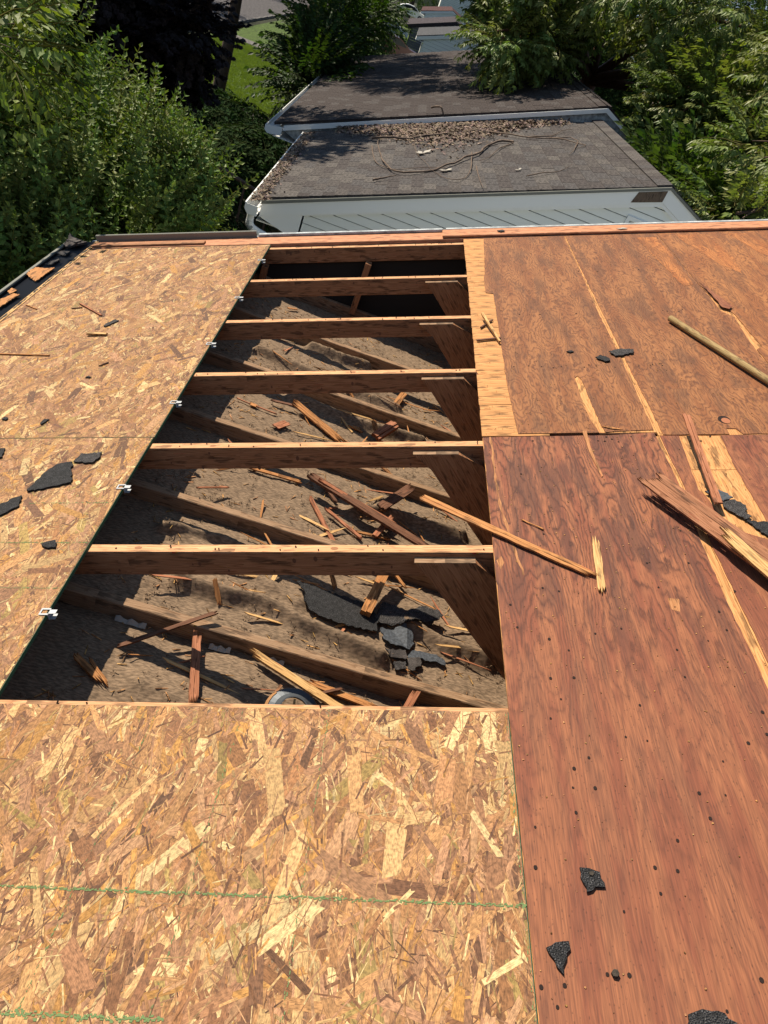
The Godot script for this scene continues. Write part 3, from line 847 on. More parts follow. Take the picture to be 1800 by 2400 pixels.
func shingled(root: Node, called: String, eave: Vector2, ridge: Vector2, v0: float, v1: float, mats: Array, singles: int, tab := 0.305):
	var d := (ridge - eave)
	var length := d.length()
	d /= length
	var bx := Basis(Vector3(d.x, d.y, 0), Vector3(-d.y, d.x, 0), Vector3(0, 0, 1))
	if d.x < 0: bx = Basis(Vector3(d.x, d.y, 0), Vector3(d.y, -d.x, 0), Vector3(0, 0, -1))
	var deck := MB.new()
	deck.box(Transform3D(bx, Vector3((eave.x + ridge.x) / 2, (eave.y + ridge.y) / 2, -(v0 + v1) / 2)) * Transform3D(Basis.IDENTITY, Vector3(0, -0.016, 0)), Vector3(length, 0.02, v1 - v0 - 0.01))
	var r := put(called, deck.mesh(mats[0]), root)
	var ex := 0.143
	var rows := int(ceil(length / ex))
	var cols := int(ceil((v1 - v0) / tab)) + 1
	var shapes := []
	for k in mats.size():
		var b := MB.new()
		b.box(Transform3D(Basis(Vector3(0, 0, 1), -0.03), Vector3(0, 0.0025, 0)), Vector3(ex + 0.014, 0.006, tab - 0.009))
		shapes.append(b.mesh(mats[k]))
	var rest := []
	for k in mats.size(): rest.append([] as Array[Transform3D])
	var count := 0
	for j in cols:
		for i in rows:
			var off := 0.5 * tab if i % 2 else 0.0
			var v := v0 + (j + 0.5) * tab - off
			if v - tab * 0.5 < v0 - 0.001 and off > 0.0: v = v0 + tab * 0.25
			if v + tab * 0.5 > v1 + 0.02: continue
			var s := -length * 0.5 + (i + 0.5) * ex
			var h := rf(-0.0008, 0.0012)
			var x := Transform3D(bx, Vector3((eave.x + ridge.x) / 2, (eave.y + ridge.y) / 2, -v)) * Transform3D(Basis(Vector3.UP, rf(-0.008, 0.008)), Vector3(s, h, 0))
			if off > 0.0 and j == 0: x = x * Transform3D(Basis.from_scale(Vector3(1, 1, 0.5)), Vector3.ZERO)
			var k := rng.randi() % mats.size()
			if count < singles:
				put("shingle", shapes[k], r, x)
				count += 1
			else:
				rest[k].append(x)
	for k in mats.size():
		if rest[k].size() > 0:
			stuff_copies("far_shingles", shapes[k], rest[k], PackedColorArray(), r)
	return r

func neighbour():
	var root := thing("neighbour_house", "white sided neighbouring house with worn brown shingles in two stepped roof wings", "house", BASE)
	var wr := [M.roof_a, M.roof_b, M.roof_c, M.roof_d]
	# lower wing
	var e := Vector2(-1.63, -1.358); var g := Vector2(2.62, 0.324); var f := Vector2(6.87, -1.358)
	shingled(root, "lower_roof", e, g, 9.0, 13.40, wr, 300)
	shingled(root, "lower_roof_far_slope", f, g, 9.0, 13.40, wr, 0)
	# ridge caps
	for i in 30:
		var cp := MB.new()
		for sd in [-1.0, 1.0]:
			cp.box(Transform3D(Basis(Vector3(0, 0, 1), -sd * 0.377), Vector3(2.62 + sd * 0.075, 0.312 + rf(0, 0.002), -(9.08 + 0.146 * i))) * Transform3D(Basis(Vector3.RIGHT, 0.02), Vector3.ZERO), Vector3(0.16, 0.006, 0.142))
		put("ridge_cap", cp.mesh(wr[rng.randi() % 4]), root)
	var sl := (g.y - e.y) / (g.x - e.x)
	board(root, "rake_fascia", [e.x + 0.04, e.y - 0.05, g.x, g.y - 0.035, g.x, g.y - 0.185, e.x + 0.04, e.y - 0.195], 8.985, 0.03, M.white)
	board(root, "rake_fascia", [g.x + 0.001, g.y - 0.035, f.x, f.y - 0.035, f.x, f.y - 0.185, g.x + 0.001, g.y - 0.185], 8.985, 0.03, M.white)
	board(root, "rake_drip_edge", [e.x + 0.03, e.y - 0.012, g.x, g.y - 0.004, g.x, g.y - 0.034, e.x + 0.03, e.y - 0.048], 8.972, 0.04, M.drip)
	board(root, "rake_drip_edge", [g.x, g.y - 0.004, f.x, f.y - 0.004, f.x, f.y - 0.034, g.x, g.y - 0.034], 8.972, 0.04, M.drip)
	var pt := board(root, "bare_fascia_patch", [2.31, 0.155, 2.60, 0.272, 2.60, 0.150, 2.28, 0.03], 8.978, 0.006, M.wood_weathered)
	tag(pt, "bare brown patch near the peak of the white fascia")
	# siding, corner post, sloped trim
	var y0 := e.y - 0.195
	var wx := -1.10
	var gable := PackedVector2Array([Vector2(wx, -3.9), Vector2(6.34, -3.9), Vector2(6.34, g.y - 0.21 - (6.34 - g.x) * sl), Vector2(g.x, g.y - 0.21), Vector2(wx, g.y - 0.21 - (g.x - wx) * sl)])
	var hole := PackedVector2Array([Vector2(2.37, -0.12), Vector2(2.87, -0.12), Vector2(2.87, -0.62), Vector2(2.37, -0.62)])
	var wall := board(root, "gable_wall", [wx + 0.01, -3.9, 6.33, -3.9, 6.33, -1.71, g.x, g.y - 0.24, wx + 0.01, g.y - 0.24 - (g.x - wx) * sl], 9.034, 0.1, M.white_worn)
	laps(wall, gable, 9.022, -3.9, 0.2, 0.102, M.siding)
	for s in [[wx - 0.02, g.x, 1.0], [6.36, g.x, -1.0]]:
		board(root, "rake_trim", [s[0], g.y - 0.186 - absf(s[0] - g.x) * sl, g.x, g.y - 0.186, g.x, g.y - 0.222, s[0], g.y - 0.222 - absf(s[0] - g.x) * sl], 8.992, 0.026, M.white)
	board(root, "corner_post", [wx - 0.03, -3.9, wx + 0.015, -3.9, wx + 0.015, -1.60, wx - 0.03, -1.62], 8.99, 0.05, M.white)
	board(root, "eave_return", [e.x + 0.045, e.y - 0.197, wx - 0.02, e.y - 0.197 + 0.205, wx - 0.02, -1.66, wx - 0.10, -1.655], 8.995, 0.02, M.white)
	var vent := board(root, "gable_vent", [2.33, -0.10, 2.91, -0.10, 2.91, -0.66, 2.33, -0.66, 2.33, -0.62, 2.87, -0.62, 2.87, -0.14, 2.37, -0.14, 2.37, -0.62, 2.33, -0.62], 8.99, 0.03, M.white)
	for i in 9:
		var b := MB.new()
		b.box(Transform3D(Basis(Vector3.RIGHT, 0.7), Vector3(2.62, -0.17 - 0.052 * i, -9.003)), Vector3(0.498, 0.004, 0.05))
		put("louvre", b.mesh(M.white_worn), vent)
	for sx in [-1.09, 6.33]:
		var b := MB.new()
		b.box(Transform3D(Basis.IDENTITY, Vector3(sx, -2.75, -16.7)), Vector3(0.1, 2.2, 15.2))
		put("side_wall", b.mesh(M.white), root)
	var sf := MB.new()
	sf.box(Transform3D(Basis.IDENTITY, Vector3(-1.36, -1.62, -11.2)), Vector3(0.52, 0.015, 4.3))
	put("soffit", sf.mesh(M.white), root)
	# gutter full of leaves and its downpipe
	var gt := MB.new()
	var prof := PackedVector2Array([Vector2(-1.745, -1.40), Vector2(-1.735, -1.40), Vector2(-1.735, -1.455), Vector2(-1.69, -1.50), Vector2(-1.60, -1.50), Vector2(-1.60, -1.51), Vector2(-1.70, -1.51), Vector2(-1.745, -1.46)])
	gt.prism(prof, 8.80, 13.25, Transform3D(UPRIGHT, Vector3.ZERO))
	gt.prism(PackedVector2Array([Vector2(-1.745, -1.40), Vector2(-1.60, -1.40), Vector2(-1.60, -1.51), Vector2(-1.70, -1.51), Vector2(-1.745, -1.46)]), 8.796, 8.802, Transform3D(UPRIGHT, Vector3.ZERO))
	gt.box(Transform3D(Basis.IDENTITY, Vector3(-1.742, -1.396, -11.02)), Vector3(0.018, 0.012, 4.44), 0.002)
	var gu := put("gutter", gt.mesh(M.white), root)
	put("gutter_hanger", _box(Vector3(-1.67, -1.40, -9.35), Vector3(0.15, 0.006, 0.02), M.white), gu)
	put("gutter_hanger", _box(Vector3(-1.67, -1.40, -10.6), Vector3(0.15, 0.006, 0.02), M.white), gu)
	put("fascia", _box(Vector3(-1.585, -1.46, -11.2), Vector3(0.02, 0.15, 4.4), M.white), root)
	var dp := MB.new()
	dp.tube(PackedVector3Array([Vector3(-1.665, -1.50, -8.87), Vector3(-1.665, -1.58, -8.87), Vector3(-1.655, -1.63, -8.87), Vector3(-1.62, -1.67, -8.88), Vector3(-1.54, -1.70, -8.90), Vector3(-1.30, -1.76, -8.95), Vector3(-1.18, -1.80, -8.97), Vector3(-1.14, -1.86, -8.97), Vector3(-1.13, -3.7, -8.97)]), 0.042, 0.042, 10)
	var pipe := put("downpipe", dp.mesh(M.white), root)
	for i in 9:
		var a := -0.15 + 0.17 * i
		put("rib", _ring(Vector3(-1.60 - 0.065 * cos(a), -1.60 - 0.075 * sin(a), -8.872), Vector3(sin(a), -cos(a), 0), 0.0445), pipe)
	# raised wing
	var e2 := Vector2(-2.23, -1.452); var g2 := Vector2(2.625, 0.537); var f2 := Vector2(7.48, -1.452)
	var uw := [M.roof_upper, M.roof_b, M.roof_upper, M.roof_upper]
	shingled(root, "upper_roof", e2, g2, 13.38, 24.6, uw, 0)
	shingled(root, "upper_roof_far_slope", f2, g2, 13.38, 24.6, uw, 0)
	for i in 76:
		var cp := MB.new()
		for sd in [-1.0, 1.0]:
			cp.box(Transform3D(Basis(Vector3(0, 0, 1), -sd * 0.388), Vector3(2.625 + sd * 0.075, 0.523 + rf(0, 0.002), -(13.46 + 0.146 * i))) * Transform3D(Basis(Vector3.RIGHT, 0.02), Vector3.ZERO), Vector3(0.16, 0.006, 0.142))
		put("upper_ridge_cap", cp.mesh(uw[rng.randi() % 4]), root)
	board(root, "upper_fascia", [e2.x + 0.16, e2.y + 0.02, g2.x, g2.y - 0.02, g2.x, g2.y - 0.085, e2.x + 0.16, e2.y - 0.06], 13.355, 0.03, M.white)
	board(root, "upper_fascia", [g2.x + 0.001, g2.y - 0.02, f2.x, f2.y - 0.02, f2.x, f2.y - 0.085, g2.x + 0.001, g2.y - 0.085], 13.355, 0.03, M.white)
	board(root, "upper_gable_wall", [e2.x + 0.16, e2.y - 0.055, g2.x, g2.y - 0.08, f2.x - 0.16, f2.y - 0.055, f2.x - 0.5, -1.65, 6.3, -1.65, 6.3, -3.9, -1.08, -3.9, -1.08, -1.65, -1.75, -1.62], 13.40, 0.1, M.white_worn)
	var ug := MB.new()
	var up := PackedVector2Array([Vector2(-2.34, -1.49), Vector2(-2.33, -1.49), Vector2(-2.33, -1.55), Vector2(-2.28, -1.59), Vector2(-2.20, -1.59), Vector2(-2.20, -1.60), Vector2(-2.29, -1.60), Vector2(-2.34, -1.56)])
	ug.prism(up, 13.25, 24.5, Transform3D(UPRIGHT, Vector3.ZERO))
	ug.prism(PackedVector2Array([Vector2(-2.34, -1.49), Vector2(-2.07, -1.44), Vector2(-2.07, -1.57), Vector2(-2.29, -1.60), Vector2(-2.34, -1.56)]), 13.246, 13.26, Transform3D(UPRIGHT, Vector3.ZERO))
	put("upper_gutter", ug.mesh(M.white), root)
	put("upper_soffit", _box(Vector3(-1.66, -1.64, -18.9), Vector3(1.1, 0.015, 11.0), M.white), root)
	board(root, "upper_end_wall", [-1.6, -1.55, g2.x, g2.y - 0.1, 6.85, -1.55, 6.3, -3.9, -1.08, -3.9], 24.4, 0.1, M.siding)
	litter()
	# a dark railing in the gap beside the house
	var rl := thing("metal_railing", "dark metal railing in the shade behind the neighbour's gutter", "railing", W(-2.0, -2.2, 11.6))
	var b0 := MB.new()
	b0.tube(PackedVector3Array([Vector3(-1.5, 0.50, 0), Vector3(0.3, 0.08, 0)]), 0.03, 0.03, 6)
	put("rail", b0.mesh(M.bark), rl)
	for i in 5:
		var px := -1.4 + 0.4 * i
		var b := MB.new()
		b.tube(PackedVector3Array([Vector3(px, 0.47 - 0.233 * (px + 1.4), 0), Vector3(px, -1.6, 0)]), 0.018, 0.018, 5)
		put("post", b.mesh(M.bark), rl)

func _box(c: Vector3, s: Vector3, m: Material, ch := 0.0) -> ArrayMesh:
	var b := MB.new()
	b.box(Transform3D(Basis.IDENTITY, c), s, ch)
	return b.mesh(m)
func _ring(c: Vector3, d: Vector3, r: float) -> ArrayMesh:
	var b := MB.new()
	b.tube(PackedVector3Array([c - d * 0.004, c + d * 0.004]), r, r, 10)
	return b.mesh(M.white_worn)

func lower_y(x: float) -> float:
	return -1.358 + 0.3957 * (x + 1.63) + 0.008
func litter():
	# curled dead leaves: a drift against the raised wall, and more in the gutter
	var lf := MB.new()
	var p: Array[Vector3] = [Vector3(0, 0, -0.04), Vector3(0.018, 0.008, -0.005), Vector3(0, 0.002, 0.04), Vector3(-0.018, 0.010, -0.005)]
	lf.tri(p[0], p[3], p[1]); lf.tri(p[3], p[2], p[1])
	var xs: Array[Transform3D] = []
	var cs := PackedColorArray()
	for i in 9000:
		var x := rng.randfn(0.15, 0.8)
		if x < -1.25 or x > 2.15: continue
		var reach := 1.15 * exp(-pow((x - 0.35) / 0.9, 2.0)) + 0.22
		var v := 13.34 - absf(rng.randfn(0.0, 0.5)) * reach
		var pile := 0.055 * clampf(1.0 - (13.34 - v) / (reach + 0.05), 0.0, 1.0)
		xs.append(Transform3D(Basis.from_euler(Vector3(rf(-0.6, 0.6), rf(0, TAU), rf(-0.6, 0.6))).scaled(Vector3.ONE * rf(0.6, 1.2)), W(x, lower_y(x) + rf(0.0, 1.0) * pile + 0.008, v)))
		var l := rf(0.45, 1.25)
		cs.append(Color(l, l * rf(0.85, 1.05), l * rf(0.8, 1.1)))
	var n := Node3D.new()
	n.name = numbered("leaf_litter"); add_child(n, true)
	tag(n, "drift of dry brown leaves lying against the raised wing's wall", "leaf litter", "", "stuff")
	stuff_copies("dry_leaves", lf.mesh(M.dead_leaf), xs, cs, n)
	xs = []; cs = PackedColorArray()
	for i in 1500:
		var v := rf(8.83, 13.2)
		var x := rf(-1.73, -1.56) + (absf(rng.randfn(0, 0.05)) if rng.randf() < 0.2 else 0.0)
		xs.append(Transform3D(Basis.from_euler(Vector3(rf(-0.8, 0.8), rf(0, TAU), rf(-0.8, 0.8))).scaled(Vector3.ONE * rf(0.4, 0.9)), W(x, maxf(-1.41 + rf(-0.03, 0.02), lower_y(x) + 0.004), v)))
		var l := rf(0.3, 1.3)
		cs.append(Color(l, l * rf(0.85, 1.05), l * rf(0.8, 1.1)))
	var n2 := Node3D.new()
	n2.name = numbered("gutter_litter"); add_child(n2, true)
	tag(n2, "dry leaves and seeds filling the neighbour's white gutter", "leaf litter", "", "stuff")
	stuff_copies("dry_leaves", lf.mesh(M.dead_leaf), xs, cs, n2)
	# fallen boughs, each with the twigs that belong to it
	var boughs := [
		["long grey fallen branch reaching from the upper roof down to the leaf drift", 0.018, [0.06, 13.6, 0.20, 13.45, 0.35, 13.35, 0.60, 13.05, 0.86, 12.83], []],
		["longest fallen branch lying across the leaf drift to the right", 0.020, [-0.68, 12.26, -0.26, 12.27, 0.13, 12.38, 0.41, 12.55, 0.86, 12.70, 1.02, 12.50, 1.22, 12.23, 1.42, 12.01, 1.69, 11.87, 1.97, 11.95, 2.03, 11.63], [[1.42, 12.01, 1.70, 12.09, 1.96, 12.51, 2.07, 12.58], [2.03, 11.63, 1.89, 11.01, 1.81, 10.79], [1.69, 11.87, 1.9, 11.6, 2.1, 11.4, 1.95, 11.2]]],
		["thick forked grey branch curving down the middle of the shingles", 0.018, [1.21, 11.69, 1.08, 11.80, 0.89, 11.58, 0.73, 10.97, 0.59, 10.77, 0.39, 10.37, 0.12, 10.04, -0.17, 9.92, -0.34, 10.24, -0.47, 10.97, -0.57, 12.05, -0.55, 12.80], [[1.21, 11.65, 1.04, 11.39, 0.84, 10.73, 0.73, 10.53], [0.66, 11.13, 0.63, 10.54, 0.61, 10.07, 0.54, 9.64, 0.40, 9.48, 0.29, 9.70, 0.20, 10.00], [0.68, 10.26, 0.68, 9.56, 0.70, 9.05]]],
		["thin looping vine on the shingles below the leaf drift", 0.010, [-0.63, 11.80, -0.53, 10.76, -0.32, 10.23, -0.05, 10.23, 0.12, 10.30, 0.31, 10.14], [[-0.10, 12.52, -0.04, 11.37, 0.12, 10.37, 0.23, 9.89, 0.36, 9.51]]],
		["short straight dark stick near the front of the lower roof", 0.015, [-0.48, 9.60, -0.23, 9.76], []],
		["thin twig near the right of the lower roof's front edge", 0.008, [1.2, 9.6, 1.5, 9.8, 1.75, 10.1], []]]
	for q in boughs:
		var c: Array = q[2]
		var o := thing("fallen_branch", q[0], "branch", W(c[0], lower_y(c[0]), c[1]), Basis.IDENTITY, "branches fallen on the neighbour's roof")
		_bough(o, "bough", c, q[1] * 0.9, o.position)
		for s in q[3]:
			_bough(o, "twig", s, q[1] * 0.5, o.position)
	# pale fresh leaves and scraps on the shingles
	for q in [[0.05, 11.2, 0.16, "pale green leaf cluster on the shingles just below the drift"], [0.33, 10.1, 0.13, "pale green leaf scrap beside the forked branch"], [1.15, 10.0, 0.07, "small white leaf right of the forked branch"]]:
		var b := MB.new()
		for i in 5:
			var a := rf(0, TAU); var l: float = q[2] * rf(0.5, 1.0)
			var d := Vector3(cos(a), 0.15, sin(a)) * l
			var s := Vector3(-d.z, 0, d.x) * 0.3
			b.tri(Vector3.ZERO, d * 0.5 + s, d * 0.5 - s); b.tri(d * 0.5 + s, d, d * 0.5 - s)
		var o := put("leaf_scrap", b.mesh(M.paper), null, Transform3D(RB, W(q[0], lower_y(q[0]) + 0.012, q[1])))
		tag(o, q[3], "leaf", "leaves on the neighbour's roof")
func _bough(o: Node3D, called: String, c: Array, r: float, from: Vector3):
	var cv := Curve3D.new()
	var n := c.size() / 2
	for i in n:
		var p := W(c[i * 2], lower_y(c[i * 2]) + r + rf(0.0, 0.03), c[i * 2 + 1]) - from
		if c[i * 2 + 1] > 13.36: p.y += 0.24
		var a := Vector3.ZERO
		if i > 0 and i < n - 1: a = (W(c[i * 2 + 2], 0, c[i * 2 + 3]) - W(c[i * 2 - 2], 0, c[i * 2 - 1])) * 0.18
		cv.add_point(p, -a, a)
	var pts := PackedVector3Array()
	var m := n * 5
	for i in m + 1:
		var p := cv.sample_baked(cv.get_baked_length() * i / m)
		pts.append(p + Vector3(rf(-1, 1), rf(-0.4, 0.4), rf(-1, 1)) * r * 0.35)
	var b := MB.new()
	b.tube(pts, r, r * 0.3, 6)
	put(called, b.mesh(M.twig), o)

# ------------------------------------------------------------------ farther houses, cars, sheds
func gabled(called: String, label: String, e: Vector2, g: Vector2, v0: float, v1: float, roof: Material, wall: Material, trim: Material, lap := 0.2) -> Node3D:
	var root := thing(called, label, "house", BASE)
	var f := Vector2(g.x * 2.0 - e.x, e.y)
	for s in [[e, "roof"], [f, "roof_far_slope"]]:
		var a: Vector2 = s[0]
		var d := (g - a)
		var b := MB.new()
		var ang := atan2(d.y, d.x) if d.x > 0 else atan2(-d.y, -d.x)
		b.box(Transform3D(Basis(Vector3(0, 0, 1), ang), Vector3((a.x + g.x) / 2, (a.y + g.y) / 2, -(v0 + v1) / 2)), Vector3(d.length() + 0.02, 0.05, v1 - v0))
		put(s[1], b.mesh(roof), root)
	var sl := (g.y - e.y) / (g.x - e.x)
	board(root, "fascia", [e.x, e.y - 0.03, g.x, g.y - 0.03, f.x, f.y - 0.03, f.x, f.y - 0.24, g.x, g.y - 0.24, e.x, e.y - 0.24], v0 - 0.02, 0.06, trim)
	var wx := e.x + 0.55; var wz := f.x - 0.55; var gy := ground_y(v0) - 0.2
	var gb := PackedVector2Array([Vector2(wx, gy), Vector2(wz, gy), Vector2(wz, g.y - 0.24 - (wz - g.x) * sl), Vector2(g.x, g.y - 0.24), Vector2(wx, g.y - 0.24 - (g.x - wx) * sl)])
	laps(root, gb, v0 + 0.05, gy, g.y, lap, wall)
	put("side_wall", _box(Vector3(wx, (gy + e.y) / 2, -(v0 + v1) / 2), Vector3(0.1, e.y - gy, v1 - v0 - 0.2), wall), root)
	put("side_wall", _box(Vector3(wz, (gy + e.y) / 2, -(v0 + v1) / 2), Vector3(0.1, e.y - gy, v1 - v0 - 0.2), wall), root)
	put("soffit", _box(Vector3(e.x + 0.28, e.y - 0.20, -(v0 + v1) / 2), Vector3(0.6, 0.02, v1 - v0), trim), root)
	put("window", _box(Vector3(wx - 0.04, gy + 1.7, -(v0 + 2.0)), Vector3(0.06, 1.1, 1.3), M.glass), root)
	return root

func car(called: String, label: String, at: Vector3, turn: float, paint: Material):
	var o := thing(called, label, "car", at, Basis(Vector3.UP, turn))
	var side := PackedVector2Array([Vector2(-2.15, 0.32), Vector2(-2.2, 0.62), Vector2(-2.1, 0.86), Vector2(-1.75, 0.95), Vector2(-1.15, 1.30), Vector2(-0.6, 1.43), Vector2(0.25, 1.42), Vector2(0.75, 1.22), Vector2(1.15, 0.96), Vector2(1.9, 0.84), Vector2(2.18, 0.66), Vector2(2.2, 0.36), Vector2(1.7, 0.26), Vector2(-1.7, 0.26)])
	var b := MB.new()
	b.prism(side, -0.84, 0.84, Transform3D(UPRIGHT, Vector3.ZERO))
	for i in b.v.size():
		if b.v[i].y > 0.95: b.v[i].z *= 0.84
	put("body", b.mesh(paint), o)
	for s in [-1.0, 1.0]:
		var gl := MB.new()
		gl.prism(PackedVector2Array([Vector2(-1.45, 0.98), Vector2(-1.0, 1.26), Vector2(-0.55, 1.36), Vector2(0.22, 1.35), Vector2(0.62, 1.18), Vector2(0.9, 0.98)]), 0.0, 0.02, Transform3D(UPRIGHT, Vector3(0, 0, 0.79 * s + 0.01)))
		put("side_window", gl.mesh(M.glass), o)
		for wx in [-1.35, 1.35]:
			var w := MB.new()
			w.tube(PackedVector3Array([Vector3(wx, 0.32, s * 0.68), Vector3(wx, 0.32, s * 0.86)]), 0.32, 0.32, 16)
			var t := put("wheel", w.mesh(M.tyre), o)
			var r := MB.new()
			r.tube(PackedVector3Array([Vector3(wx, 0.32, s * 0.80), Vector3(wx, 0.32, s * 0.868)]), 0.2, 0.19, 12)
			put("rim", r.mesh(M.galvanised), t)
	var ws := MB.new()
	ws.quad(Vector3(0.30, 1.405, -0.62), Vector3(0.30, 1.405, 0.62), Vector3(1.13, 0.985, 0.70), Vector3(1.13, 0.985, -0.70))
	for i in ws.v.size(): ws.v[i] += Vector3(0.02, 0.02, 0)
	put("windscreen", ws.mesh(M.glass), o)
	for s in [-1.0, 1.0]:
		put("headlight", _box(Vector3(2.14, 0.68, 0.62 * s), Vector3(0.08, 0.12, 0.34), M.galvanised, 0.02), o)

func far_houses():
	gabled("white_house", "white sided house with a pale grey shingle roof beyond the stepped roofs", Vector2(-0.47, -2.48), Vector2(3.52, -0.93), 58.0, 66.0, M.far_roof, M.siding, M.white)
	gabled("plum_house", "dark plum grey house behind the white sided one", Vector2(-1.59, -3.24), Vector2(2.43, -1.64), 77.0, 86.0, M.plum_roof, M.purple_siding, M.plum_roof)
	gabled("red_roofed_house", "house with a dull red roof and white trim farther down the street", Vector2(-0.8, -2.75), Vector2(2.4, -1.62), 97.0, 108.0, M.red_roof, M.siding, M.white)
	gabled("tall_white_house", "tall pale house at the far end of the row", Vector2(0.75, -0.4), Vector2(6.0, 1.7), 125.0, 136.0, M.far_roof, M.siding, M.white)
	gabled("brown_house", "brown walled house glimpsed between the trees at the right", Vector2(8.2, 0.1), Vector2(12.2, 1.5), 24.0, 33.0, M.brown_wall, M.brown_wall, M.brown_wall)
	car("silver_car", "silver saloon car parked side on across the lawn", W(-3.6, ground_y(95.0) + 0.05, 95.0), 0.12, M.car_silver)
	car("white_car", "white car far down the street beyond the red roof", W(-2.2, ground_y(128.0) + 1.2, 128.0), 0.1, M.car_white)
	car("dark_red_car", "dark red car half hidden in front of the plum grey house", W(-1.9, ground_y(60.0) + 0.05, 66.0), 0.2, M.car_red)
	# white shed seen through the branches
	var sh := thing("garden_shed", "small white shed behind the branches at the right", "shed", W(7.0, ground_y(19.0), 19.0), Basis(Vector3.UP, 0.3))
	put("wall", _box(Vector3(0, 1.1, 0), Vector3(1.9, 2.2, 2.2), M.white), sh)
	var rf_ := MB.new()
	rf_.prism(PackedVector2Array([Vector2(-1.1, 2.2), Vector2(0, 2.75), Vector2(1.1, 2.2), Vector2(1.1, 2.13), Vector2(-1.1, 2.13)]), -1.25, 1.25, Transform3D(UPRIGHT, Vector3.ZERO))
	put("roof", rf_.mesh(M.brown_wall), sh)
	put("door", _box(Vector3(0, 0.95, 1.11), Vector3(0.9, 1.9, 0.03), M.white_worn), sh)
	for i in 2:
		var p := thing("fence_panel", "weathered brown board fence panel %s the white shed" % ["left of", "right of"][i], "fence", W(5.5 + 3.6 * i, ground_y(18.0), 17.6 + 0.6 * i), Basis(Vector3.UP, -0.1))
		for k in 16:
			put("board", _box(Vector3(-1.2 + 0.15 * k, 0.9, 0), Vector3(0.14, 1.8 + rf(-0.02, 0.02), 0.02), M.brown_wall), p)

# ------------------------------------------------------------------ insulation between the ceiling joists
func ins_y(x: float, v: float) -> float:
	var f := fposmod((v - TRUSS0) / STEP, 1.0)
	var h := lerpf(-0.598, -0.640, f)
	h -= 0.022 * (exp(-f * 14.0) + exp(-(1.0 - f) * 14.0))
	h += 0.022 * bump_noise.get_noise_2d(x * 1.3, v * 2.2) + 0.004 * bump_noise.get_noise_2d(x * 8.0 + 40.0, v * 8.0) + 0.0022 * fine_noise.get_noise_2d(x * 34.0 + v * 9.0, v * 70.0) + 0.0016 * fine_noise.get_noise_2d(x * 130.0 + 9.0, v * 130.0)
	# rolls and folds of the batts
	for q in [[[-0.72, 1.95, -0.56, 1.94, -0.46, 1.95, -0.37, 1.945, -0.28, 1.91, -0.20, 1.905, 0.02, 1.86], 0.040, 0.030], [[-0.85, 2.21, -0.5, 2.10, -0.30, 2.02], 0.018, 0.03], [[0.10, 2.06, 0.25, 2.00, 0.42, 1.98], 0.05, 0.035], [[-0.54, 4.11, -0.35, 4.08, -0.20, 4.11], 0.045, 0.03], [[-0.8, 3.80, -0.4, 3.72, 0.0, 3.68], 0.035, 0.03], [[-0.55, 3.47, -0.2, 3.42, 0.15, 3.45], 0.04, 0.03], [[-0.15, 2.66, 0.10, 2.74, 0.35, 2.72], 0.045, 0.03], [[-0.7, 1.50, -0.45, 1.42, -0.15, 1.40], 0.022, 0.05], [[-0.85, 2.19, -0.62, 2.23, -0.50, 2.20], 0.03, 0.018]]:
		var c: Array = q[0]
		var dm := 9.0
		for i in range(0, c.size() - 2, 2):
			dm = minf(dm, Vector2(x, v).distance_to(Geometry2D.get_closest_point_to_segment(Vector2(x, v), Vector2(c[i], c[i + 1]), Vector2(c[i + 2], c[i + 3]))))
		if dm < 0.2: h += 1.25 * q[1] * exp(-dm * dm / (q[2] * q[2]))
	return h
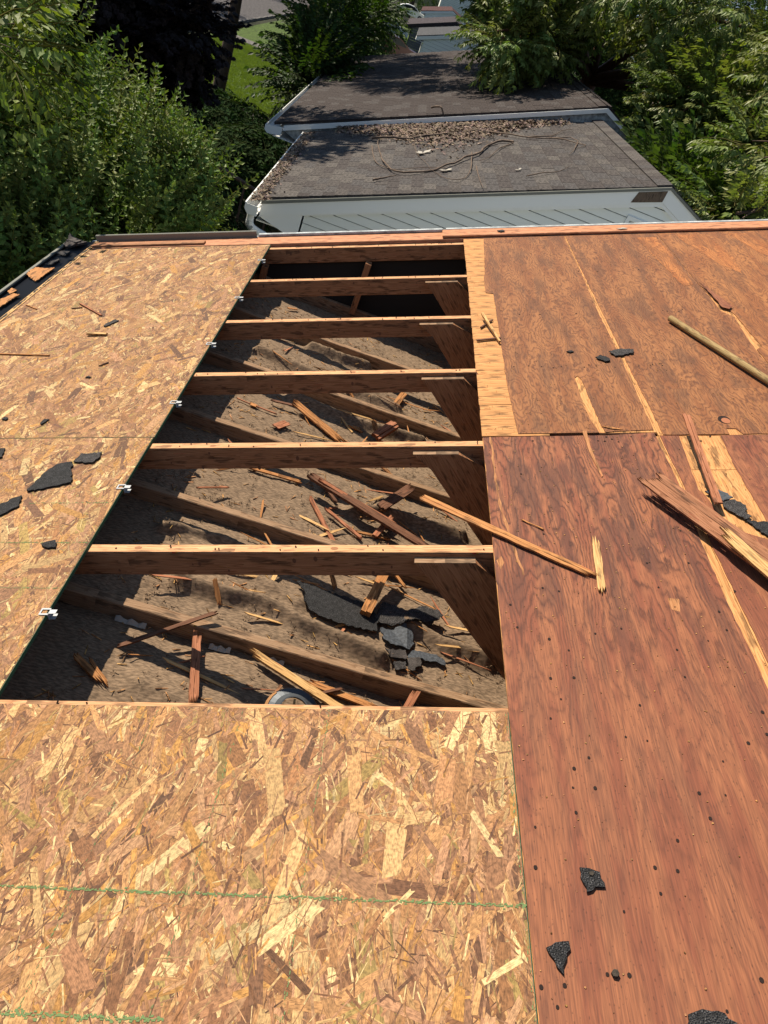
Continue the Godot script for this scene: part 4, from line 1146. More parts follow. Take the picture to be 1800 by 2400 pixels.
func insulation():
	var names := ["brown fibrous insulation batt in the bay nearest the viewer, ring flashing on it", "brown insulation batt with a long rolled fold and black shingle scraps on it", "flat brown insulation batt crossed by the big split board", "brown insulation batt littered with orange wood chips, third bay from the gable", "brown insulation batt with a rolled paper edge, second bay from the gable", "shaded brown insulation batt in the bay against the gable wall"]
	for k in 6:
		var v0 := TRUSS0 + STEP * k + 0.0195
		var v1 := TRUSS0 + STEP * (k + 1) - 0.0195
		if k == 5: v1 = 4.735
		var b := MB.new()
		var nx := 200; var nv := 56
		var g := PackedVector3Array()
		for j in nv + 1:
			for i in nx + 1:
				var x := lerpf(-1.22, 0.95, float(i) / nx)
				var v := lerpf(v0, v1, float(j) / nv)
				g.append(Vector3(x, ins_y(x, v), -v))
		var nr := PackedVector3Array(); nr.resize(g.size())
		for j in nv + 1:
			for i in nx + 1:
				var a := g[j * (nx + 1) + mini(i + 1, nx)] - g[j * (nx + 1) + maxi(i - 1, 0)]
				var c := g[mini(j + 1, nv) * (nx + 1) + i] - g[maxi(j - 1, 0) * (nx + 1) + i]
				nr[j * (nx + 1) + i] = a.cross(c).normalized()
		for j in nv:
			for i in nx:
				var p := j * (nx + 1) + i
				var q := p + nx + 1
				for t in [[p, q, q + 1], [p, q + 1, p + 1]]:
					b.tri_n(g[t[0]], g[t[1]], g[t[2]], nr[t[0]], nr[t[1]], nr[t[2]], Vector2(g[t[0]].x, g[t[0]].z), Vector2(g[t[1]].x, g[t[1]].z), Vector2(g[t[2]].x, g[t[2]].z), Color(1, 1, 1))
		b.box(Transform3D(Basis.IDENTITY, Vector3(-0.135, -0.70, -(v0 + v1) / 2)), Vector3(2.16, 0.05, v1 - v0 - 0.002))
		var o := put("insulation_batt", b.mesh(M.insulation), null, Transform3D(Basis.IDENTITY, BASE))
		tag(o, names[k], "insulation", "insulation batts between the ceiling joists")
	# crumbs and tufts pulled out of the batts
	var tuft := MB.new()
	for i in 9:
		var a := Vector3(rf(-1, 1), rf(-0.2, 0.8), rf(-1, 1)) * 0.009
		var e := Vector3(rf(-1, 1), rf(-0.5, 0.5), rf(-1, 1)) * 0.006
		tuft.tri(a, a + e, a + Vector3(rf(-1, 1), rf(-0.4, 0.6), rf(-1, 1)) * 0.007)
	var xs: Array[Transform3D] = []; var cs := PackedColorArray()
	for i in 3400:
		var x := rf(-1.0, 0.5); var k := rng.randi() % 6
		var v := TRUSS0 + STEP * k + (absf(rng.randfn(0.0, 0.10)) + 0.03 if rng.randf() < 0.45 else rf(0.04, 0.57))
		if bump_noise.get_noise_2d(x * 3.0 + 7.0, v * 3.0) < -0.05 and rng.randf() < 0.85: continue
		xs.append(Transform3D(Basis.from_euler(Vector3(rf(-0.6, 0.6), rf(0, TAU), rf(-0.6, 0.6))).scaled(Vector3.ONE * rf(0.3, 1.3)), W(x, ins_y(x, v) + 0.001, v)))
		var l := rf(0.55, 1.1)
		cs.append(Color(l, l * 0.95, l * 0.9))
	var tn := Node3D.new()
	tn.name = numbered("insulation_tufts"); add_child(tn, true)
	tag(tn, "loose brown tufts and crumbs over the insulation batts", "insulation", "", "stuff")
	stuff_copies("tufts", tuft.mesh(M.insulation), xs, cs, tn)
	# torn facing paper along the nearest joist
	for q in [[-0.86, 1.725, 0.10, "torn pale facing paper at the shaded end of the nearest ceiling joist"], [-0.55, 1.72, 0.07, "torn pale facing paper behind the upright pinkish splinter"], [-0.38, 1.725, 0.08, "torn pale facing paper by the long yellowish splinter's tip"]]:
		var pp := MB.new()
		for i in 8:
			var x0: float = q[0] + q[2] * i / 8.0; var x1: float = q[0] + q[2] * (i + 1) / 8.0
			var a := Vector3(x0, ins_y(x0, q[1]) + 0.004, -q[1]); var b2 := Vector3(x1, ins_y(x1, q[1]) + 0.004, -q[1])
			pp.quad(a, a + Vector3(0, 0.012 + 0.006 * sin(i * 1.9), -0.012), b2 + Vector3(0, 0.012 + 0.006 * sin((i + 1) * 1.9), -0.012), b2)
		var o := put("facing_paper", pp.mesh(M.paper), null, Transform3D(Basis.IDENTITY, BASE))
		tag(o, q[3], "paper", "torn facing paper")

# ------------------------------------------------------------------ leaves, shrubs and trees
func add_leaf(b: MB, p: Vector3, d: Vector3, up: Vector3, l: float, w: float, fold: float, col: Color):
	var s := d.cross(up).normalized() * w
	var n := s.cross(d).normalized()
	var c := p + d * l * 0.45 - n * w * fold
	var q1 := p + d * l * 0.42 + s
	var q2 := p + d * l * 0.42 - s
	var t := p + d * l - n * l * 0.12
	b.tri(p, q1, c, Vector2.ZERO, Vector2.ZERO, Vector2.ZERO, col)
	b.tri(p, c, q2, Vector2.ZERO, Vector2.ZERO, Vector2.ZERO, col)
	b.tri(q1, t, c, Vector2.ZERO, Vector2.ZERO, Vector2.ZERO, col)
	b.tri(c, t, q2, Vector2.ZERO, Vector2.ZERO, Vector2.ZERO, col)
func upright_shoot(length: float, pairs: int, l: float, w: float, m: Material, tip: Color) -> ArrayMesh:
	var b := MB.new()
	b.tube(PackedVector3Array([Vector3.ZERO, Vector3(0.01, length * 0.5, 0.01), Vector3(0, length, 0)]), 0.004, 0.002, 3, Color(1.1, 0.8, 0.7))
	for i in pairs:
		var f := (i + 0.5) / pairs
		for k in 2:
			var a := i * 1.6 + k * PI + rf(-0.4, 0.4)
			var rise := lerpf(0.25, 1.3, f * f)
			var d := Vector3(cos(a), rise, sin(a)).normalized()
			var ll := l * lerpf(1.05, 0.6, f * f) * rf(0.8, 1.2)
			var v := rf(0.75, 1.25)
			var col := Color(v, v, v).lerp(tip * v, f * f * 0.9)
			add_leaf(b, Vector3(0, length * f, 0), d, Vector3(rf(-0.2, 0.2), 1, rf(-0.2, 0.2)), ll, w * ll / l, 0.5, col)
	return b.mesh(m)
func hanging_spray(length: float, n: int, l: float, w: float, lobes: int, droop: float, m: Material) -> ArrayMesh:
	var b := MB.new()
	b.tube(PackedVector3Array([Vector3.ZERO, Vector3(0, -0.03 * length, length * 0.5), Vector3(0, -0.14 * length, length)]), 0.006, 0.002, 3, Color(0.8, 0.6, 0.5))
	for i in n:
		var f := (i + 0.6) / n
		var o := Vector3(0, -0.14 * length * f * f, length * f)
		var a := (0.9 if i % 2 else -0.9) + rf(-0.5, 0.5)
		var d := Vector3(sin(a), -droop + rf(-0.3, 0.3), cos(a)).normalized()
		o += d * 0.05 * l / 0.1
		var v := rf(0.7, 1.3)
		var col := Color(v, v, v * rf(0.8, 1.1))
		var up := Vector3(rf(-0.5, 0.5), 1, rf(-0.5, 0.5)).normalized()
		var ll := l * rf(0.75, 1.2)
		for k in lobes:
			var g := (k - (lobes - 1) * 0.5) * (1.5 / maxf(1.0, lobes - 1.0)) if lobes > 1 else 0.0
			var dd := d.rotated(up.cross(d).cross(d).normalized() if false else up, g)
			add_leaf(b, o, dd, up, ll * (1.0 - 0.35 * absf(g)), w, 0.3, col)
	return b.mesh(m)

func blob_points(c: Vector3, r: Vector3, n: int, hollow: float) -> Array[Vector3]:
	var out: Array[Vector3] = []
	while out.size() < n:
		var p := Vector3(rf(-1, 1), rf(-1, 1), rf(-1, 1))
		var q := p.length()
		if q > 1.0 or q < 0.05: continue
		if q < hollow and rng.randf() < 0.75: continue
		# clumps and gaps
		var h := c + p * r
		if bump_noise.get_noise_3d(h.x * 1.1 + 30.0, h.y * 1.1, h.z * 1.1) < -0.06 and rng.randf() < 0.88: continue
		out.append(p)
	return out
func plant(called: String, label: String, category: String, group: String, at: Vector3, blobs: Array, shapes: Array, bark: Material, trunk_r: float, trunk_top: float, upward: float, tint := Color.WHITE) -> Node3D:
	var o := thing(called, label, category, at, Basis.IDENTITY, group)
	var top := Vector3(0, trunk_top, 0)
	var solid := category == "tree"
	if solid:
		var tb := MB.new()
		tb.tube(PackedVector3Array([Vector3(0, -0.3, 0), Vector3(0, 0.2, 0), Vector3(0.05, trunk_top * 0.5, 0.03), top]), trunk_r * 1.15, trunk_r * 0.7, 10)
		put("trunk", tb.mesh(bark), o)
	var xs := []
	var cs := []
	for k in shapes.size():
		xs.append([] as Array[Transform3D]); cs.append(PackedColorArray())
	for q in blobs:
		var c := W(q[0], q[1], q[2]) - at
		var r := Vector3(q[3], q[4], q[5])
		for i in (1 if solid else 4):
			var lb := MB.new()
			var s := top if solid else Vector3(rf(-0.25, 0.25), -0.1, rf(-0.25, 0.25))
			var e := c + (Vector3.ZERO if solid else Vector3(rf(-0.6, 0.6) * r.x, rf(0.1, 0.7) * r.y, rf(-0.6, 0.6) * r.z))
			var mid := s.lerp(e, 0.55) + Vector3(rf(-0.15, 0.15), 0.10 * s.distance_to(e) if solid else 0.0, rf(-0.15, 0.15))
			lb.tube(PackedVector3Array([s, s.lerp(mid, 0.5) + Vector3(0, 0.03, 0), mid, mid.lerp(e, 0.5), e]), trunk_r * (0.45 if solid else 1.0), trunk_r * 0.1, 6)
			put("limb" if solid else "stem", lb.mesh(bark), o)
			if solid:
				for t in 5:
					var tw := MB.new()
					var p := blob_points(c, r, 1, 0.5)[0] * r + c
					tw.tube(PackedVector3Array([mid.lerp(e, 0.2 * t), mid.lerp(e, 0.2 * t).lerp(p, 0.5) + Vector3(0, 0.08, 0), p]), trunk_r * 0.12, trunk_r * 0.03, 4)
					put("twig", tw.mesh(bark), o)
		for p in blob_points(c + at, r, q[6], 0.55):
			var w := p * r + c
			var out := (p.normalized() + Vector3(0, upward, 0) + Vector3(rf(-0.5, 0.5), rf(-0.3, 0.3), rf(-0.5, 0.5))).normalized()
			var sc := rf(0.75, 1.3)
			var bs: Basis
			if upward > 0.9:
				var sd := out.cross(Vector3(0.3, 0.1, 0.9)).normalized()
				bs = Basis(sd, out, sd.cross(out)).rotated(out, rf(0, TAU))
			else:
				bs = Basis.looking_at(-out, Vector3.UP)
			var k := rng.randi() % shapes.size()
			xs[k].append(Transform3D(bs.scaled(Vector3.ONE * sc), w))
			var l := rf(0.75, 1.25)
			cs[k].append(Color(tint.r * l * rf(0.85, 1.2), tint.g * l, tint.b * l))
	for k in shapes.size():
		if xs[k].size() > 0: stuff_copies("crown" if solid else "foliage", shapes[k], xs[k], cs[k], o)
	return o

func greenery():
	var shoots := []
	for i in 4: shoots.append(upright_shoot(0.34 + 0.05 * i, 8 + i, 0.070, 0.0215, M.leaf_bush, Color(1.5, 1.35, 1.0) if i < 3 else Color(2.4, 1.2, 1.2)))
	var lime := []
	for i in 3: lime.append(hanging_spray(0.30, 8, 0.085, 0.024, 1, 0.9, M.leaf_lime))
	var purple := []
	for i in 3: purple.append(hanging_spray(0.5, 15, 0.10, 0.030, 5, 0.5, M.leaf_purple))
	var silver := []
	for i in 4: silver.append(hanging_spray(0.5, 15, 0.12, 0.019, 3, 0.55, M.leaf_silver))
	var green := []
	for i in 3: green.append(hanging_spray(0.7, 26, 0.12, 0.035, 1, 0.4, M.leaf_green))
	var dark := []
	for i in 3: dark.append(hanging_spray(0.6, 26, 0.10, 0.03, 1, 0.5, M.leaf_dark))
	# leafy shrubs between the two houses and along the eaves
	var g0 := "leafy shrubs below the eaves"
	var spots := [
		["tall leafy green shrub in the middle of the gap, with upright shoots", -2.55, 6.9, [[-2.75, -1.35, 6.9, 0.62, 0.95, 0.8, 560], [-2.65, -2.6, 6.9, 0.7, 0.9, 0.9, 340]]],
		["leafy green shrub nearest the neighbour's downpipe with ruddy shoot tips", -1.8, 7.2, [[-2.12, -1.45, 7.2, 0.34, 0.70, 0.5, 300], [-2.15, -2.5, 7.1, 0.4, 0.8, 0.6, 260]]],
		["broad green shrub behind the black gutter's far end", -3.4, 6.4, [[-3.35, -1.4, 6.4, 0.85, 0.95, 0.9, 620], [-3.4, -2.6, 6.3, 1.0, 0.8, 1.0, 400]]],
		["tall shrub with yellow green tops under the lime leaved tree", -4.3, 8.0, [[-4.2, -1.0, 8.0, 0.95, 0.9, 1.0, 700], [-4.3, -2.3, 7.9, 1.1, 1.0, 1.0, 400]]],
		["shady shrub low beside the gutter's near end", -3.6, 4.9, [[-3.6, -2.0, 4.9, 0.95, 0.85, 0.9, 620]]],
		["dense shrub at the very corner of the eaves", -2.9, 5.6, [[-2.95, -1.95, 5.75, 0.75, 0.8, 0.6, 560]]],
		["shadowy shrub beyond the purple tree's lowest leaves", -3.3, 9.3, [[-3.2, -2.0, 9.2, 0.9, 1.0, 0.9, 520]]],
		["small green shrub in front of the neighbour's gable wall corner", -1.7, 6.0, [[-2.05, -2.3, 6.1, 0.45, 0.65, 0.5, 340]]],
		["dim low shrub along the neighbour's gutter, beyond the tall shrubs", -2.9, 10.6, [[-2.8, -2.75, 10.6, 0.75, 0.55, 1.2, 420]]],
		["dim low shrub under the purple tree beside the walk", -3.6, 13.0, [[-3.5, -2.9, 13.2, 1.2, 0.6, 1.6, 480]]],
		["dim low shrub between the walk and the upper wing's eaves", -2.9, 16.5, [[-2.95, -2.8, 16.5, 0.6, 0.5, 1.6, 380]]],
		["dim ground cover beside the walk, behind the purple tree's trunk", -5.2, 22.5, [[-5.2, -3.75, 23.0, 1.9, 0.45, 2.6, 620]]],
		["wide shrub in the lower left shade", -4.9, 6.2, [[-4.9, -1.9, 6.2, 0.9, 0.9, 1.0, 520]]]]
	for s in spots:
		plant("leafy_shrub", s[0], "shrub", g0, W(s[1], ground_y(s[2]), s[2]), s[3], dark if s[0].begins_with("dim") else shoots, M.bark, 0.018, 0.5, 1.2)
	plant("lime_tree", "small tree with large lime green leaves at the top left", "tree", "", W(-4.6, ground_y(6.0), 6.3), [[-3.25, -0.05, 5.9, 0.45, 0.38, 0.4, 75], [-3.3, -0.62, 6.0, 0.42, 0.35, 0.4, 60], [-3.9, 0.25, 6.4, 0.5, 0.4, 0.5, 60]], lime, M.bark, 0.05, 2.2, 0.2)
	plant("purple_tree", "large tree with almost black purple leaves by the street", "tree", "", W(-5.8, ground_y(15.0), 15.0), [[-5.7, 0.5, 14.6, 1.7, 1.6, 1.6, 900], [-4.55, -0.75, 13.8, 0.85, 1.1, 1.0, 480], [-6.1, -0.9, 14.0, 1.2, 1.1, 1.2, 480], [-5.6, 2.6, 15.6, 1.8, 1.4, 1.6, 480], [-4.9, -1.5, 14.2, 1.0, 0.7, 0.9, 340], [-3.75, -0.55, 13.4, 0.35, 0.4, 0.4, 60], [-5.3, 0.2, 12.9, 0.9, 1.2, 0.8, 320]], purple, M.bark, 0.24, 3.0, 0.1)
	plant("street_tree", "green leaved tree over the sunny lawn beside the walk", "tree", "", W(-5.6, ground_y(25.5), 25.5), [[-4.9, 2.6, 24.5, 2.3, 1.8, 2.2, 620], [-3.5, 1.0, 22.8, 0.8, 0.5, 0.9, 150], [-2.9, 4.4, 21.6, 2.1, 1.2, 2.0, 620], [-0.9, 5.4, 22.5, 2.0, 1.2, 1.8, 480]], green, M.bark, 0.2, 4.0, 0.15)
	plant("round_shrub", "dark evergreen shrub at the far left corner of the upper roof", "shrub", "shrubs beside the upper roof", W(-3.2, ground_y(20.0), 20.0), [[-2.5, -1.65, 19.6, 0.5, 0.7, 1.0, 260], [-2.75, -1.0, 20.6, 0.35, 0.4, 0.6, 80], [-2.3, -0.9, 21.0, 0.4, 0.35, 0.6, 80]], green, M.bark, 0.03, 0.6, 0.3, Color(0.7, 0.75, 0.7))
	plant("round_shrub", "green shrub farther along behind the upper roof's gutter", "shrub", "shrubs beside the upper roof", W(-3.0, ground_y(24.5), 24.5), [[-2.7, -1.4, 25.0, 0.9, 1.0, 1.3, 340], [-2.2, -0.5, 26.0, 0.7, 0.5, 0.9, 130]], green, M.bark, 0.03, 0.6, 0.3, Color(0.9, 0.95, 0.8))
	plant("round_shrub", "shrub nearest the silver car beyond the upper roof", "shrub", "shrubs beside the upper roof", W(-2.6, ground_y(32.0), 32.0), [[-3.1, -2.2, 31.0, 1.1, 0.9, 1.2, 380]], green, M.bark, 0.03, 0.6, 0.3)
	plant("garden_tree", "bushy dark tree standing between the lawn and the silver car", "tree", "trees along the street", W(-5.5, ground_y(42.0), 42.0), [[-5.6, 1.3, 46.0, 2.3, 2.0, 2.2, 560], [-3.0, -1.2, 42.0, 1.5, 1.5, 1.5, 380]], green, M.bark, 0.2, 2.6, 0.15)
	plant("garden_tree", "tree above the silver car", "tree", "trees along the street", W(-3.8, ground_y(75.0), 75.0), [[-3.6, 1.6, 75.0, 2.8, 2.6, 2.6, 500], [-6.5, 0.0, 70.0, 2.8, 2.6, 2.6, 420]], green, M.bark, 0.25, 3.8, 0.15)
	# the maple that leans over the far roof
	plant("silver_maple", "big maple with narrow drooping leaves and a reddish trunk behind the neighbour's ridge", "tree", "", W(3.50, ground_y(20.0), 20.0), [[1.55, 0.95, 17.3, 0.85, 0.45, 1.5, 300], [0.95, 0.72, 16.0, 0.40, 0.22, 0.8, 90], [1.0, 1.55, 17.0, 0.75, 0.45, 1.2, 230], [2.6, 2.35, 17.5, 1.5, 0.75, 2.2, 380], [4.7, 2.4, 16.2, 1.9, 1.4, 2.2, 620], [4.55, 0.95, 14.6, 1.15, 0.75, 1.5, 520], [6.3, 1.5, 16.0, 1.7, 1.4, 2.2, 760], [1.3, 2.1, 20.0, 1.5, 0.9, 1.8, 420], [5.6, 0.3, 15.6, 1.2, 0.7, 1.5, 380]], silver, M.bark_red, 0.27, 4.6, 0.0)
	plant("leaning_maple", "narrow leaved maple reaching in from the right edge", "tree", "", W(8.4, ground_y(12.5), 12.5), [[6.2, 1.7, 13.0, 1.6, 1.3, 1.6, 620], [7.4, 0.7, 14.0, 1.6, 1.2, 1.7, 480], [3.95, 0.92, 10.2, 0.45, 0.22, 0.5, 60], [3.65, 0.27, 9.5, 0.42, 0.20, 0.4, 60], [5.0, 2.0, 11.5, 1.1, 0.6, 1.0, 260]], silver, M.bark, 0.20, 4.6, 0.0)
	var g1 := "low green growth behind the neighbour's ridge"
	for s in [["leafy undergrowth just past the ridge of the lower wing", 3.55, 11.8, [[3.85, -0.4, 11.9, 0.7, 0.6, 1.5, 480]]], ["shady undergrowth below the maple's trunk", 4.6, 15.5, [[4.7, -0.15, 15.3, 0.9, 0.6, 1.6, 520]]], ["undergrowth at the far right, in front of the pale shed", 5.0, 10.4, [[4.9, -0.75, 10.5, 1.1, 0.55, 1.0, 420]]]]:
		plant("undergrowth", s[0], "shrub", g1, W(s[1], ground_y(s[2]), s[2]), s[3], green, M.bark, 0.02, 0.5, 0.3)
	# the woods that close the view
	var back := [[9.0, 27.0, 2.4], [13.5, 25.0, 2.8], [18.0, 29.0, 3.0], [7.0, 36.0, 2.6], [12.0, 38.0, 3.4], [19.0, 40.0, 4.0], [26.0, 38.0, 4.2], [5.8, 48.0, 2.8], [9.5, 58.0, 3.4], [16.0, 60.0, 4.4], [7.5, 78.0, 3.6], [26.0, 60.0, 5.0], [9.0, 104.0, 4.5], [36.0, 55.0, 5.0], [22.0, 22.0, 3.0], [-9.0, 100.0, 4.0], [-8.5, 120.0, 4.5], [14.0, 118.0, 5.5], [-3.0, 165.0, 6.0], [8.0, 170.0, 6.5], [20.0, 165.0, 6.5], [-14.0, 160.0, 6.0], [-26.0, 130.0, 6.0], [34.0, 130.0, 7.0], [-24.0, 60.0, 4.5], [-22.0, 38.0, 3.5], [-27.0, 88.0, 5.0]]
	var order := ["first", "second", "third", "fourth", "fifth", "sixth", "seventh", "eighth", "ninth", "tenth", "eleventh", "twelfth", "thirteenth", "fourteenth"]
	back.sort_custom(func(a, b): return a[0] / a[1] < b[0] / b[1])
	var nth := {}
	for i in back.size():
		var q: Array = back[i]
		var r: float = q[2]
		var gy := ground_y(q[1])
		var far: float = q[1]
		var n := 520 if far < 62.0 else 380
		var place := "tree from the left in the dark woods beyond the right hand gardens" if q[0] > 4.0 and far < 62.0 else ("tree from the left among those across the street" if q[0] < -8.0 else "tree from the left in the far row closing the street's end")
		nth[place] = nth.get(place, -1) + 1
		var label: String = order[nth[place]] + " " + place
		plant("wood_tree", label, "tree", "trees across the street" if q[0] < -8.0 else ("woods beyond the gardens" if far < 62.0 else "trees at the street's end"), W(q[0], gy, q[1]), [[q[0], gy + r * 1.15, q[1], r, r * 0.9, r, n], [q[0] + r * 0.3, gy + r * 2.3, q[1], r * 0.85, r * 0.9, r * 0.85, n]], _scaled(green if i % 3 else dark, 1.0 + r * 0.14), M.bark, 0.08 * r, r * 1.5, 0.2, Color(1, 1, 1) * rf(0.8, 1.15))
var scaled_cache := {}
func _scaled(shapes: Array, k: float) -> Array:
	var q := snappedf(k, 0.3)
	var key := str(shapes[0].get_instance_id()) + str(q)
	if not scaled_cache.has(key):
		var out := []
		for s in shapes:
			var ar: Array = s.surface_get_arrays(0)
			var v: PackedVector3Array = ar[Mesh.ARRAY_VERTEX]
			for i in v.size(): v[i] *= q
			ar[Mesh.ARRAY_VERTEX] = v
			var am := ArrayMesh.new()
			am.add_surface_from_arrays(Mesh.PRIMITIVE_TRIANGLES, ar)
			am.surface_set_material(0, s.surface_get_material(0))
			out.append(am)
		scaled_cache[key] = out
	return scaled_cache[key]

# ------------------------------------------------------------------ scraps left by the tear-off
func scrap(called: String, label: String, category: String, group: String, f: Array, m: Material, lift := 0.004, thick := 0.004, bow := Vector2.ZERO, back: Material = null, jag := 0.0042) -> MeshInstance3D:
	var c := Vector2(f[0], f[1])
	var rel := []
	for i in range(0, f.size(), 2):
		rel.append(f[i] - c.x); rel.append(f[i + 1] - c.y)
	var b := MB.new()
	b.prism(outline(rel, jag, 0.009), 0.0, thick, Transform3D.IDENTITY, Color.WHITE, Color(0.6, 0.6, 0.6), bow)
	var o := put(called, b.mesh(m), null, Transform3D(RB, R(c.x, c.y, lift)))
	tag(o, label, category, group)
	return o
func split_stick(called: String, label: String, category: String, group: String, a: Vector3, b: Vector3, w: float, th: float, m: Material, fray0: float, fray1: float, up := Vector3.UP, taper := 0.0) -> MeshInstance3D:
	var d := b - a
	var l := d.length()
	d /= l
	var sx := up.cross(d).normalized()
	var y := d.cross(sx)
	var mb := MB.new()
	var pieces := 1 + int(w / 0.022)
	for k in pieces:
		var x0 := -w / 2 + w * k / pieces
		var x1 := -w / 2 + w * (k + 1) / pieces - 0.0004
		var s0 := rf(0.0, 1.0) * fray0
		var s1 := l - rf(0.0, 1.0) * fray1
		var left := PackedVector2Array(); var right := PackedVector2Array()
		var n := maxi(4, int((s1 - s0) / 0.03))
		for i in n + 1:
			var s := lerpf(s0, s1, float(i) / n)
			var narrow := 1.0 - taper * s / l
			left.append(Vector2(x0 * narrow + rf(-0.0012, 0.0012), s)); right.append(Vector2(x1 * narrow + rf(-0.0012, 0.0012), s))
		var poly := PackedVector2Array()
		poly.append_array(left)
		if fray1 > 0.0:
			for t in 3:
				poly.append(Vector2(lerpf(x0, x1, (t + 0.3) / 3.0) * (1.0 - taper), s1 + rf(0.2, 0.8) * fray1)); poly.append(Vector2(lerpf(x0, x1, (t + 0.8) / 3.0) * (1.0 - taper), s1 - rf(0.0, 0.3) * fray1))
		right.reverse()
		poly.append_array(right)
		if fray0 > 0.0:
			for t in 3:
				poly.append(Vector2(lerpf(x1, x0, (t + 0.3) / 3.0), s0 - rf(0.2, 0.8) * fray0)); poly.append(Vector2(lerpf(x1, x0, (t + 0.8) / 3.0), s0 + rf(0.0, 0.3) * fray0))
		if Geometry2D.triangulate_polygon(poly).is_empty(): poly = PackedVector2Array([left[0], left[left.size() - 1], right[0], right[right.size() - 1]])
		var h := rf(-0.15, 0.15) * th if pieces > 1 else 0.0
		mb.prism(poly, h, h + th, Transform3D.IDENTITY, Color(1, 1, 1) * rf(0.85, 1.15), Color(0.85, 0.8, 0.75))
	for i in mb.t.size(): mb.t[i] += Vector2(a.x * 3.1, a.z * 1.7)
	var o := put(called, mb.mesh(m), null, Transform3D(Basis(sx, y, d), a))
	tag(o, label, category, group)
	return o
func on_ins(x: float, v: float, lift := 0.006) -> Vector3:
	return W(x, maxf(ins_y(x, v), -0.66) + lift, v)

